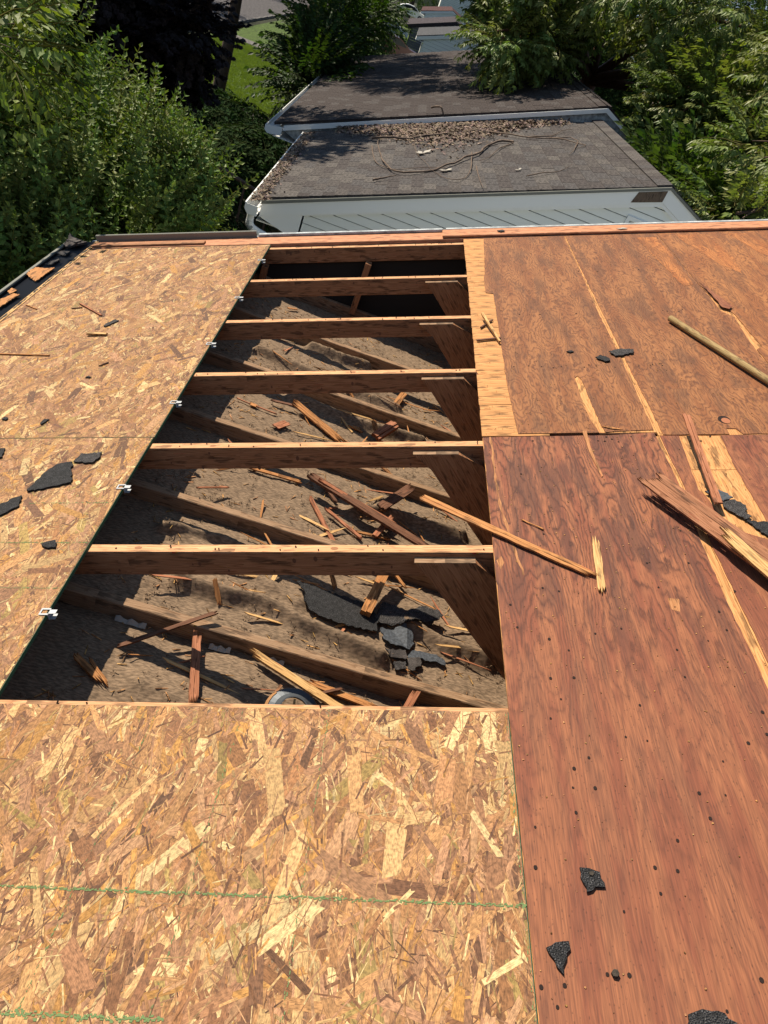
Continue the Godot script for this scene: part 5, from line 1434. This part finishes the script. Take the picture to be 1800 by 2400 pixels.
func debris():
	var N := RB.y
	# ---- on the plywood
	var a := R(1.073, 3.455, 0.0175); var b := R(1.073 + 0.40, 3.455 - 1.27, 0.022)
	var bh := thing("broom_handle", "round worn wooden pole lying on the far right plywood", "pole", a)
	var tb := MB.new()
	var dv := b - a
	tb.tube(PackedVector3Array([Vector3.ZERO, dv * 0.006, dv * 0.25, dv * 0.5, dv]), 0.0145, 0.0150, 18)
	tb.v[0] = tb.v[0]
	put("shaft", tb.mesh(M.wood_handle), bh)
	var g := "broken wood lying on the plywood"
	split_stick("split_board", "wide split plywood board with a frayed pale end at the right edge", "board", g, R(0.672, 2.060, 0.040), R(0.945, 1.560, 0.022), 0.088, 0.006, M.wood_plank, 0.030, 0.0, N)
	split_stick("split_board", "pale frayed splinter leaning below the wide split board", "splinter", g, R(0.800, 1.765, 0.052), R(0.905, 1.545, 0.030), 0.040, 0.007, M.wood_pale, 0.05, 0.0, N)
	split_stick("thin_slat", "thin reddish slat propped over the bared tan patch", "slat", g, R(0.872, 2.440, 0.062), R(0.842, 1.930, 0.030), 0.024, 0.006, M.wood_rake, 0.01, 0.01, N)
	split_stick("long_splinter", "long tan splinter reaching from the opening onto the dark plywood", "splinter", g, R(-0.051, 1.998, 0.012), R(0.426, 1.625, 0.006), 0.029, 0.006, M.wood_split, 0.012, 0.04, N, 0.2)
	split_stick("short_splinter", "short bright tan splinter standing across the long splinter's tip", "splinter", g, R(0.455, 1.785, 0.005), R(0.436, 1.545, 0.005), 0.021, 0.006, M.wood_pale, 0.05, 0.03, N)
	split_stick("small_splinter", "tiny splinter above the long splinter", "splinter", g, R(0.250, 1.894, 0.003), R(0.314, 1.843, 0.003), 0.005, 0.003, M.wood_split, 0.01, 0.01, N)
	split_stick("yellow_stick", "yellow stick lying on the bared tan strip", "stick", g, R(0.210, 3.542, 0.022), R(0.275, 3.233, 0.006), 0.011, 0.010, M.wood_pale, 0.004, 0.01, N)
	split_stick("dark_stick", "dark stick crossing under the yellow stick", "stick", g, R(0.195, 3.410, 0.002), R(0.258, 3.509, 0.002), 0.009, 0.006, M.wood_dark, 0.01, 0.01, N)
	split_stick("dark_stick", "dark stick along the crack by the yellow stick's foot", "stick", g, R(0.164, 3.265, 0.002), R(0.283, 3.292, 0.002), 0.012, 0.006, M.wood_dark, 0.01, 0.02, N)
	var gs := "shingle scraps lying on the plywood"
	scrap("shingle_scrap", "bluish shingle scrap under the thin reddish slat", "shingle scrap", gs, [0.835, 2.035, 0.874, 2.050, 0.911, 2.001, 0.875, 1.981, 0.854, 2.012], M.shingle_back, 0.007, 0.004, Vector2(0.8, 0))
	scrap("shingle_scrap", "grey speckled shingle scrap beside the wide split board", "shingle scrap", gs, [0.872, 1.979, 0.913, 1.992, 0.938, 1.962, 0.926, 1.924, 0.936, 1.906, 0.911, 1.887, 0.885, 1.930, 0.869, 1.957], M.shingle_grey, 0.003, 0.004, Vector2(0, 0.9))
	scrap("shingle_scrap", "dark shingle scrap at the right edge behind the wide split board", "shingle scrap", gs, [0.916, 1.893, 0.946, 1.877, 1.02, 1.882, 1.01, 1.80, 0.955, 1.805, 0.928, 1.856], M.shingle_black, 0.002)
	scrap("shingle_scrap", "longer torn shingle scrap on the far plywood seam", "shingle scrap", gs, [0.734, 3.118, 0.782, 3.144, 0.841, 3.135, 0.835, 3.101, 0.792, 3.083, 0.752, 3.071], M.shingle_grey, 0.004, 0.004, Vector2(0.9, 0))
	scrap("shingle_scrap", "smaller torn shingle scrap left of the far plywood seam", "shingle scrap", gs, [0.667, 3.061, 0.695, 3.083, 0.720, 3.053, 0.722, 3.024, 0.700, 3.017], M.shingle_black, 0.004, 0.004, Vector2(0.9, 0.4))
	scrap("shingle_scrap", "little dark crumb left of the two far shingle scraps", "shingle scrap", gs, [0.555, 3.132, 0.579, 3.141, 0.587, 3.127, 0.570, 3.118], M.shingle_black, 0.002)
	scrap("shingle_scrap", "squarish black shingle scrap with a nail head on the red plywood", "shingle scrap", gs, [0.262, 0.788, 0.279, 0.787, 0.298, 0.780, 0.303, 0.752, 0.285, 0.752, 0.268, 0.741, 0.264, 0.760], M.shingle_black, 0.002, 0.0045)
	scrap("nail_head", "small grey nail head on the squarish black shingle scrap", "nail", "", [0.278, 0.778, 0.284, 0.780, 0.287, 0.776, 0.283, 0.771, 0.278, 0.773], M.stone, 0.007, 0.002, Vector2.ZERO, null, 0.0)
	scrap("shingle_scrap", "pointed triangular black shingle scrap on the red plywood", "shingle scrap", gs, [0.184, 0.642, 0.200, 0.651, 0.224, 0.654, 0.216, 0.625, 0.208, 0.600, 0.196, 0.622], M.shingle_black, 0.002, 0.0045)
	scrap("shingle_scrap", "black shingle scrap cut off by the bottom edge of the view", "shingle scrap", gs, [0.390, 0.530, 0.397, 0.548, 0.411, 0.553, 0.445, 0.555, 0.470, 0.539, 0.46, 0.50, 0.40, 0.49], M.shingle_black, 0.002, 0.0045)
	scrap("pebble", "tiny brown pebble near the bottom of the red plywood", "pebble", "", [0.287, 0.606, 0.292, 0.611, 0.298, 0.610, 0.300, 0.604, 0.296, 0.599, 0.289, 0.600], M.stone, 0.001, 0.007, Vector2.ZERO, null, 0.0)
	scrap("leaf_chip", "pale dry chip on the rake board at the roof's far edge", "chip", "", [1.10, 4.93, 1.15, 4.945, 1.17, 4.925, 1.13, 4.915], M.paper, 0.022, 0.002)
	scrap("shingle_scrap", "small grey shingle scrap on the rake board", "shingle scrap", gs, [0.37, 4.955, 0.41, 4.965, 0.42, 4.94, 0.39, 4.925], M.shingle_grey, 0.022, 0.003)
	# ---- on the strand board
	var go := "shingle scraps lying on the strand board"
	scrap("shingle_scrap", "largest black shingle scrap on the left strand board", "shingle scrap", go, [-1.385, 2.055, -1.366, 2.193, -1.343, 2.229, -1.300, 2.239, -1.250, 2.104, -1.340, 2.066], M.shingle_black, 0.003, 0.005, Vector2(0.5, 0))
	scrap("shingle_scrap", "grey black shingle scrap right behind the largest one", "shingle scrap", go, [-1.296, 2.240, -1.291, 2.296, -1.215, 2.303, -1.210, 2.271, -1.225, 2.232], M.shingle_grey, 0.003, 0.005, Vector2(0.8, 0.3))
	scrap("shingle_scrap", "black shingle scrap at the left edge below the largest one", "shingle scrap", go, [-1.46, 1.90, -1.442, 1.974, -1.392, 2.030, -1.371, 1.967, -1.404, 1.921], M.shingle_black, 0.003, 0.005)
	scrap("shingle_scrap", "small black shingle scrap beside a green line", "shingle scrap", go, [-1.207, 1.764, -1.172, 1.785, -1.154, 1.747, -1.177, 1.745], M.shingle_black, 0.003, 0.005)
	scrap("shingle_scrap", "black shingle scrap at the left edge above the largest one", "shingle scrap", go, [-1.66, 2.345, -1.596, 2.338, -1.579, 2.275, -1.64, 2.270], M.shingle_black, 0.003, 0.005)
	scrap("shingle_scrap", "slim grey shingle strip farther up the strand board", "shingle scrap", go, [-1.664, 3.537, -1.629, 3.615, -1.605, 3.598, -1.648, 3.518], M.shingle_grey, 0.003, 0.004)
	scrap("shingle_scrap", "dark crumb above and right of the grey black scrap", "shingle scrap", go, [-1.548, 2.530, -1.543, 2.562, -1.523, 2.560, -1.538, 2.519], M.shingle_black, 0.003, 0.004)
	scrap("shingle_scrap", "dark crumb near the left edge of the strand board", "shingle scrap", go, [-1.720, 2.565, -1.718, 2.583, -1.697, 2.574, -1.701, 2.556], M.shingle_black, 0.003, 0.004)
	scrap("shingle_scrap", "tiny dark crumb in the middle of the strand board", "shingle scrap", go, [-1.523, 2.935, -1.514, 2.953, -1.496, 2.941], M.shingle_black, 0.003, 0.004)
	var gw := "splinters lying on the strand board"
	split_stick("splinter", "reddish splinter slanting across the far strand board", "splinter", gw, R(-1.916, 3.860, 0.004), R(-1.713, 3.663, 0.003), 0.010, 0.006, M.wood_rake, 0.02, 0.02, N)
	split_stick("splinter", "pale tan stick lying level on the far strand board", "splinter", gw, R(-1.701, 3.418, 0.008), R(-1.600, 3.414, 0.004), 0.016, 0.008, M.wood_pale, 0.004, 0.01, N)
	split_stick("splinter", "long thin splinter reaching in from the left edge", "splinter", gw, R(-2.040, 3.205, 0.003), R(-1.798, 3.180, 0.003), 0.006, 0.005, M.wood_split, 0.01, 0.02, N)
	split_stick("splinter", "thin splinter close to the pale eaves batten", "splinter", gw, R(-2.209, 3.854, 0.003), R(-2.112, 3.780, 0.003), 0.005, 0.004, M.wood_split, 0.01, 0.01, N)
	split_stick("splinter", "short dark splinter beside the reddish slanting one", "splinter", gw, R(-1.930, 3.783, 0.003), R(-1.880, 3.795, 0.003), 0.008, 0.004, M.wood_dark, 0.01, 0.01, N)
	split_stick("splinter", "tiny dark splinter near the middle metal clips", "splinter", gw, R(-1.507, 3.059, 0.003), R(-1.477, 3.092, 0.003), 0.006, 0.004, M.wood_dark, 0.01, 0.01, N)
	# ---- on the gutter guard
	var gg := "scraps lying on the gutter guard"
	scrap("bark_scrap", "orange torn wood scrap in the middle of the gutter guard", "wood scrap", gg, [-2.419, 4.332, -2.426, 4.465, -2.327, 4.472, -2.300, 4.457, -2.310, 4.331, -2.315, 4.218, -2.363, 4.280], M.wood_split, 0.004, 0.005, Vector2(1.5, 0), null, 0.006)
	scrap("bark_scrap", "small orange wood chip on the gutter guard", "wood scrap", gg, [-2.410, 4.064, -2.410, 4.120, -2.363, 4.080, -2.378, 4.025], M.wood_split, 0.004, 0.005, Vector2(1.5, 0), null, 0.005)
	scrap("bark_scrap", "orange wood scrap at the near end of the gutter guard", "wood scrap", gg, [-2.40, 3.84, -2.349, 4.011, -2.300, 3.984, -2.318, 3.891, -2.327, 3.78], M.wood_split, 0.010, 0.005, Vector2(1.2, 0), null, 0.005)
	scrap("shingle_scrap", "pale grey shingle flap on the gutter guard", "shingle scrap", gg, [-2.421, 4.751, -2.386, 4.829, -2.340, 4.785, -2.333, 4.698, -2.388, 4.733], M.shingle_grey, 0.005, 0.005, Vector2(2.0, 0))
	scrap("shingle_scrap", "grey shingle flap just short of the pale one", "shingle scrap", gg, [-2.399, 4.536, -2.380, 4.678, -2.340, 4.622, -2.350, 4.533], M.shingle_grey, 0.005, 0.005, Vector2(2.0, 0))
	scrap("shingle_scrap", "brown heap of torn shingle at the far end of the gutter guard", "shingle scrap", gg, [-2.427, 4.90, -2.428, 5.034, -2.30, 4.97, -2.300, 4.806, -2.384, 4.861], M.roof_b, 0.010, 0.012, Vector2(1.2, 1.0), null, 0.006)
	scrap("shingle_scrap", "thin brown shingle layer atop the far heap", "shingle scrap", gg, [-2.41, 4.93, -2.40, 5.0, -2.32, 4.95, -2.33, 4.87], M.roof_a, 0.030, 0.006, Vector2(1.0, 1.0), null, 0.006)
	# ---- down on the insulation
	var gi := "broken wood lying on the insulation"
	var q := [
		["big dark red split board lying diagonally in the middle bay", -0.377, 2.719, 0.168, 2.491, 0.046, 0.012, "wood_dark", 0.03, 0.05, 0.075, 0.055],
		["second leg of the big dark red split board", -0.33, 2.69, 0.03, 2.60, 0.020, 0.010, "wood_rake", 0.03, 0.04, 0.080, 0.045],
		["dark frayed board crossing the big split board", -0.050, 2.655, 0.094, 2.894, 0.045, 0.010, "wood_dark", 0.01, 0.05, 0.05, 0.10],
		["thin dark stick beside the big split board's upper end", -0.348, 2.835, -0.227, 2.673, 0.014, 0.008, "wood_dark", 0.01, 0.02, 0.02, 0.01],
		["pinkish splinter pointing at the second nearest rafter", -0.342, 2.638, -0.210, 2.395, 0.020, 0.007, "wood_rake", 0.03, 0.01, 0.01, 0.01],
		["dark red splinter right of the pinkish one", -0.284, 2.592, -0.109, 2.469, 0.017, 0.007, "wood_rake", 0.03, 0.02, 0.02, 0.01],
		["tiny red chip at the dark red splinter's tip", -0.256, 2.612, -0.223, 2.641, 0.010, 0.005, "wood_rake", 0.01, 0.01, 0.01, 0.01],
		["orange splinter against the second nearest rafter", -0.132, 2.505, 0.019, 2.531, 0.013, 0.007, "wood_split", 0.02, 0.02, 0.01, 0.01],
		["short dark red stub leaning beside the orange splinter", -0.051, 2.505, 0.013, 2.651, 0.024, 0.012, "wood_rake", 0.01, 0.02, 0.01, 0.04],
		["orange splinter under the third nearest rafter", -0.628, 2.721, -0.410, 2.744, 0.018, 0.007, "wood_split", 0.03, 0.03, 0.01, 0.01],
		["thin reddish stick near the second ceiling joist's shaded end", -0.786, 2.416, -0.679, 2.519, 0.008, 0.005, "wood_rake", 0.02, 0.02, 0.05, 0.03],
		["tan splinter near the slanting web of the middle truss", -0.057, 3.063, 0.022, 3.007, 0.014, 0.006, "wood_split", 0.01, 0.02, 0.01, 0.01],
		["tan splinter standing under the nearest rafter", -0.217, 2.214, -0.175, 2.150, 0.017, 0.008, "wood_split", 0.01, 0.02, 0.05, 0.01],
		["orange block of wood propped under the nearest rafter", -0.053, 2.037, 0.012, 2.32, 0.040, 0.028, "wood_split", 0.0, 0.0, 0.030, 0.10],
		["thin orange stick right of the propped orange block", 0.047, 2.335, 0.106, 2.270, 0.012, 0.006, "wood_split", 0.01, 0.02, 0.04, 0.02],
		["long yellowish frayed splinter below the nearest ceiling joist", -0.414, 1.719, -0.055, 1.585, 0.030, 0.010, "wood_pale", 0.05, 0.06, 0.035, 0.02],
		["orange frayed splinter beside the long yellowish one", -0.207, 1.684, 0.045, 1.658, 0.024, 0.008, "wood_split", 0.03, 0.06, 0.01, 0.01],
		["pinkish brush ended stick leaning on the nearest ceiling joist", 0.100, 1.60, 0.161, 1.760, 0.028, 0.010, "wood_rake", 0.01, 0.05, 0.0, 0.06],
		["thin brown stick by the ring flashing", -0.338, 1.513, -0.291, 1.644, 0.010, 0.005, "wood_old", 0.01, 0.02, 0.01, 0.01],
		["small reddish stick crossing the orange frayed splinter", -0.211, 1.613, -0.096, 1.687, 0.010, 0.005, "wood_dark", 0.01, 0.01, 0.02, 0.03],
		["long dark stick resting across the nearest ceiling joist", -0.809, 1.594, -0.564, 1.800, 0.014, 0.007, "wood_dark", 0.02, 0.02, 0.02, 0.055],
		["upright pinkish splinter with pointed ends before the nearest joist", -0.603, 1.755, -0.540, 1.445, 0.028, 0.008, "wood_rake", 0.05, 0.05, 0.05, 0.01],
		["pale splinter in the lower left shade", -0.905, 1.515, -0.816, 1.462, 0.020, 0.007, "wood_split", 0.03, 0.03, 0.02, 0.01],
		["second pale splinter beside it in the lower left shade", -0.862, 1.515, -0.800, 1.466, 0.010, 0.006, "wood_split", 0.02, 0.03, 0.02, 0.01],
		["leaf shaped tan chip left of the long insulation fold", -0.603, 1.945, -0.565, 1.895, 0.017, 0.004, "wood_split", 0.01, 0.02, 0.01, 0.01],
		["wide tan splintered shard in the third nearest bay", -0.533, 3.345, -0.260, 3.175, 0.050, 0.008, "wood_split", 0.05, 0.05, 0.04, 0.01],
		["dark shard left of the wide tan one", -0.625, 3.325, -0.527, 3.331, 0.016, 0.006, "wood_dark", 0.03, 0.02, 0.02, 0.03],
		["orange stick leaning near the fourth truss web", -0.055, 3.58, 0.030, 3.87, 0.034, 0.012, "wood_split", 0.02, 0.01, 0.01, 0.03],
		["dark brown block in the third nearest bay", -0.100, 3.305, -0.014, 3.428, 0.052, 0.020, "wood_rake", 0.01, 0.01, 0.02, 0.02],
		["orange chip left of the dark brown block", -0.128, 3.415, -0.081, 3.327, 0.026, 0.008, "wood_split", 0.01, 0.02, 0.02, 0.01],
		["orange flake farther left of the dark brown block", -0.236, 3.345, -0.165, 3.351, 0.026, 0.006, "wood_split", 0.02, 0.02, 0.01, 0.01],
		["rounded reddish chip on the third bay's bare patch", -0.585, 3.085, -0.535, 3.147, 0.040, 0.005, "wood_rake", 0.01, 0.01, 0.01, 0.02],
		["tan chip near the third bay's shaded left end", -0.735, 3.232, -0.690, 3.219, 0.024, 0.005, "wood_split", 0.01, 0.01, 0.01, 0.01],
		["thin stick right of the tan chip in the third bay", -0.702, 3.221, -0.606, 3.210, 0.008, 0.005, "wood_rake", 0.01, 0.02, 0.01, 0.01],
		["thin stick left of the tan chip in the third bay", -0.80, 3.26, -0.735, 3.232, 0.007, 0.005, "wood_rake", 0.01, 0.01, 0.01, 0.01],
		["small tan chip in the second bay from the gable", -0.76, 4.52, -0.70, 4.56, 0.016, 0.005, "wood_split", 0.01, 0.01, 0.01, 0.01],
		["narrow splinter under the fourth rafter", -0.33, 3.72, -0.24, 3.63, 0.014, 0.006, "wood_split", 0.02, 0.02, 0.02, 0.01]]
	for s in q:
		split_stick("splinter", s[0], "splinter", gi, on_ins(s[1], s[2], s[10]), on_ins(s[3], s[4], s[11]), s[5], s[6], M[s[7]], s[8], s[9])
	var slv := []
	for k in 3:
		var sb := MB.new()
		var w0 := 0.004 + 0.002 * k
		sb.prism(PackedVector2Array([Vector2(-w0, -0.08), Vector2(w0 * 0.4, -0.10), Vector2(w0, -0.03), Vector2(w0 * 0.8, 0.06), Vector2(0.0, 0.11), Vector2(-w0 * 0.7, 0.05)]), 0.0, 0.003)
		slv.append(sb.mesh([M.wood_split, M.wood_rake, M.wood_pale][k]))
	var sx := [[] as Array[Transform3D], [] as Array[Transform3D], [] as Array[Transform3D]]
	for i in 85:
		var x := rf(-0.75, 0.4); var v := TRUSS0 + STEP * (rng.randi() % 5) + rf(0.05, 0.55)
		sx[rng.randi() % 3].append(Transform3D(Basis.from_euler(Vector3(rf(-0.15, 0.15), rf(0, TAU), rf(-0.3, 0.3))).scaled(Vector3(rf(0.5, 1.4), 1, rf(0.25, 0.9))), on_ins(x, v, 0.008)))
	var sn := Node3D.new()
	sn.name = numbered("fine_splinters"); add_child(sn, true)
	tag(sn, "thin loose splinters strewn over the insulation between the larger shards", "splinters", "", "stuff")
	for k in 3: stuff_copies("slivers", slv[k], sx[k], PackedColorArray(), sn)
	var gb := "shingle scraps lying on the insulation"
	_flat("largest black speckled shingle scrap on the long insulation fold", gb, [-0.323, 2.111, -0.264, 2.109, -0.160, 2.107, -0.068, 2.109, -0.020, 2.083, 0.002, 2.056, 0.001, 1.973, -0.031, 1.969, -0.112, 1.962, -0.194, 1.964, -0.252, 1.979, -0.286, 2.017, -0.282, 2.055], M.shingle_black, 0.012)
	_flat("bluish black shingle scrap at the lower end of the largest one", gb, [0.012, 1.998, 0.054, 2.002, 0.095, 2.035, 0.128, 2.010, 0.143, 1.964, 0.124, 1.928, 0.054, 1.931, 0.028, 1.945], M.shingle_back, 0.014)
	_flat("narrow bluish shingle tail pointing right", gb, [0.137, 1.929, 0.227, 1.938, 0.260, 1.917, 0.263, 1.898, 0.215, 1.901, 0.164, 1.898, 0.119, 1.890], M.shingle_back, 0.012)
	_flat("square brownish shingle scrap left of the bluish tail", gb, [0.034, 1.898, 0.112, 1.923, 0.120, 1.886, 0.046, 1.855], M.roof_b, 0.010)
	_flat("rounded brown shingle scrap below the bluish tail", gb, [0.122, 1.888, 0.163, 1.905, 0.170, 1.872, 0.140, 1.830, 0.124, 1.836], M.roof_a, 0.013)
	_flat("little dark shingle scrap under the square brownish one", gb, [0.071, 1.854, 0.114, 1.872, 0.119, 1.840, 0.078, 1.822], M.shingle_grey, 0.008)
	var cu := _flat("curled dark shingle standing up in front of the nearest truss web", gb, [-0.015, 2.051, 0.013, 2.131, 0.046, 2.126, 0.107, 2.114, 0.150, 2.150, 0.222, 2.160, 0.250, 2.140, 0.195, 2.068, 0.084, 2.033, 0.019, 2.029], M.shingle_grey, 0.015)
	cu.rotate(Vector3(1, 0, 0.2).normalized(), 0.16)
	# ring flashing half hidden by the strand board's edge
	var rg := thing("ring_flashing", "grey metal ring flashing with a rusty rim, half hidden by the near strand board", "flashing", W(-0.250, -0.575, 1.495), Basis.from_euler(Vector3(0.30, 0.2, 0.1)))
	var fl := MB.new(); var rs := MB.new()
	for i in 28:
		var a0 := TAU * i / 28; var a1 := TAU * (i + 1) / 28
		for k in [[0.085, 0.012, 0.080, 0.020], [0.080, 0.020, 0.060, 0.030], [0.060, 0.030, 0.045, 0.050], [0.045, 0.050, 0.041, 0.050], [0.041, 0.050, 0.052, 0.012]]:
			var p0 := Vector3(cos(a0) * k[0], k[1], sin(a0) * k[0]); var p1 := Vector3(cos(a1) * k[0], k[1], sin(a1) * k[0])
			var p2 := Vector3(cos(a1) * k[2], k[3], sin(a1) * k[2]); var p3 := Vector3(cos(a0) * k[2], k[3], sin(a0) * k[2])
			fl.quad(p0, p3, p2, p1)
		if i > 12 and i < 18:
			rs.quad(Vector3(cos(a0) * 0.088, 0.010, sin(a0) * 0.088), Vector3(cos(a0) * 0.079, 0.023, sin(a0) * 0.079), Vector3(cos(a1) * 0.079, 0.023, sin(a1) * 0.079), Vector3(cos(a1) * 0.088, 0.010, sin(a1) * 0.088))
	put("collar", fl.mesh(M.zinc), rg)
	put("rusty_rim", rs.mesh(M.rust), rg)
	# straw-like chips and dust nobody could count
	var ch := MB.new()
	ch.box(Transform3D.IDENTITY, Vector3(0.0028, 0.002, 0.03))
	var xs: Array[Transform3D] = []; var cs := PackedColorArray()
	for i in 900:
		var x := rf(-0.95, 0.42); var v := rf(1.2, 4.6)
		xs.append(Transform3D(Basis.from_euler(Vector3(rf(-0.3, 0.3), rf(0, TAU), 0)).scaled(Vector3(rf(0.6, 1.6), 1, rf(0.3, 1.5))), on_ins(x, v, 0.003)))
		var l := rf(0.5, 1.2)
		cs.append(Color(l, l * rf(0.8, 1.0), l * rf(0.7, 1.0)))
	var n := Node3D.new()
	n.name = numbered("wood_chips"); add_child(n, true)
	tag(n, "fine straw coloured wood chips scattered over the insulation", "wood chips", "", "stuff")
	stuff_copies("chips", ch.mesh(M.wood_pale), xs, cs, n)
	var gr := MB.new()
	gr.box(Transform3D.IDENTITY, Vector3(0.003, 0.002, 0.004), 0.0005)
	xs = []; cs = PackedColorArray()
	for i in 2600:
		var u := rf(0.17, 1.9); var v := rf(0.5, 4.8)
		if rng.randf() < 0.5: v = 2.4 + rng.randfn(0, 0.7)
		xs.append(Transform3D(RB * Basis.from_euler(Vector3(0, rf(0, TAU), 0)).scaled(Vector3.ONE * rf(0.3, 1.0)), R(u, v, 0.0012)))
		var l := rf(0.2, 1.3)
		cs.append(Color(l, l * rf(0.8, 1.0), l * rf(0.6, 1.0)))
	var n2 := Node3D.new()
	n2.name = numbered("sawdust"); add_child(n2, true)
	tag(n2, "pale grit and sawdust specks over the old plywood", "sawdust", "", "stuff")
	stuff_copies("specks", gr.mesh(M.wood_pale), xs, cs, n2)
func _flat(label: String, group: String, f: Array, m: Material, lift: float) -> MeshInstance3D:
	# a limp scrap that follows the insulation beneath it
	var c := Vector2(f[0], f[1])
	var rel := []
	for i in range(0, f.size(), 2):
		rel.append(f[i] - c.x); rel.append(f[i + 1] - c.y)
	var o0 := on_ins(c.x, c.y, lift)
	var b := MB.new()
	b.prism(outline(rel, 0.005, 0.010), 0.0, 0.004, Transform3D.IDENTITY, Color.WHITE, Color(0.6, 0.6, 0.6))
	for i in b.v.size():
		var p := b.v[i]
		var sm := lerpf(-0.6, ins_y(c.x + p.x, c.y - p.z), 0.6)
		b.v[i].y += maxf(sm, ins_y(c.x + p.x, c.y - p.z)) + BASE.y + lift - o0.y
	for i in range(0, b.v.size(), 3):
		var nn := (b.v[i + 2] - b.v[i]).cross(b.v[i + 1] - b.v[i]).normalized()
		b.n[i] = nn; b.n[i + 1] = nn; b.n[i + 2] = nn
	var o := put("shingle_scrap", b.mesh(m), null, Transform3D(Basis.IDENTITY, o0))
	tag(o, label, "shingle scrap", group)
	return o
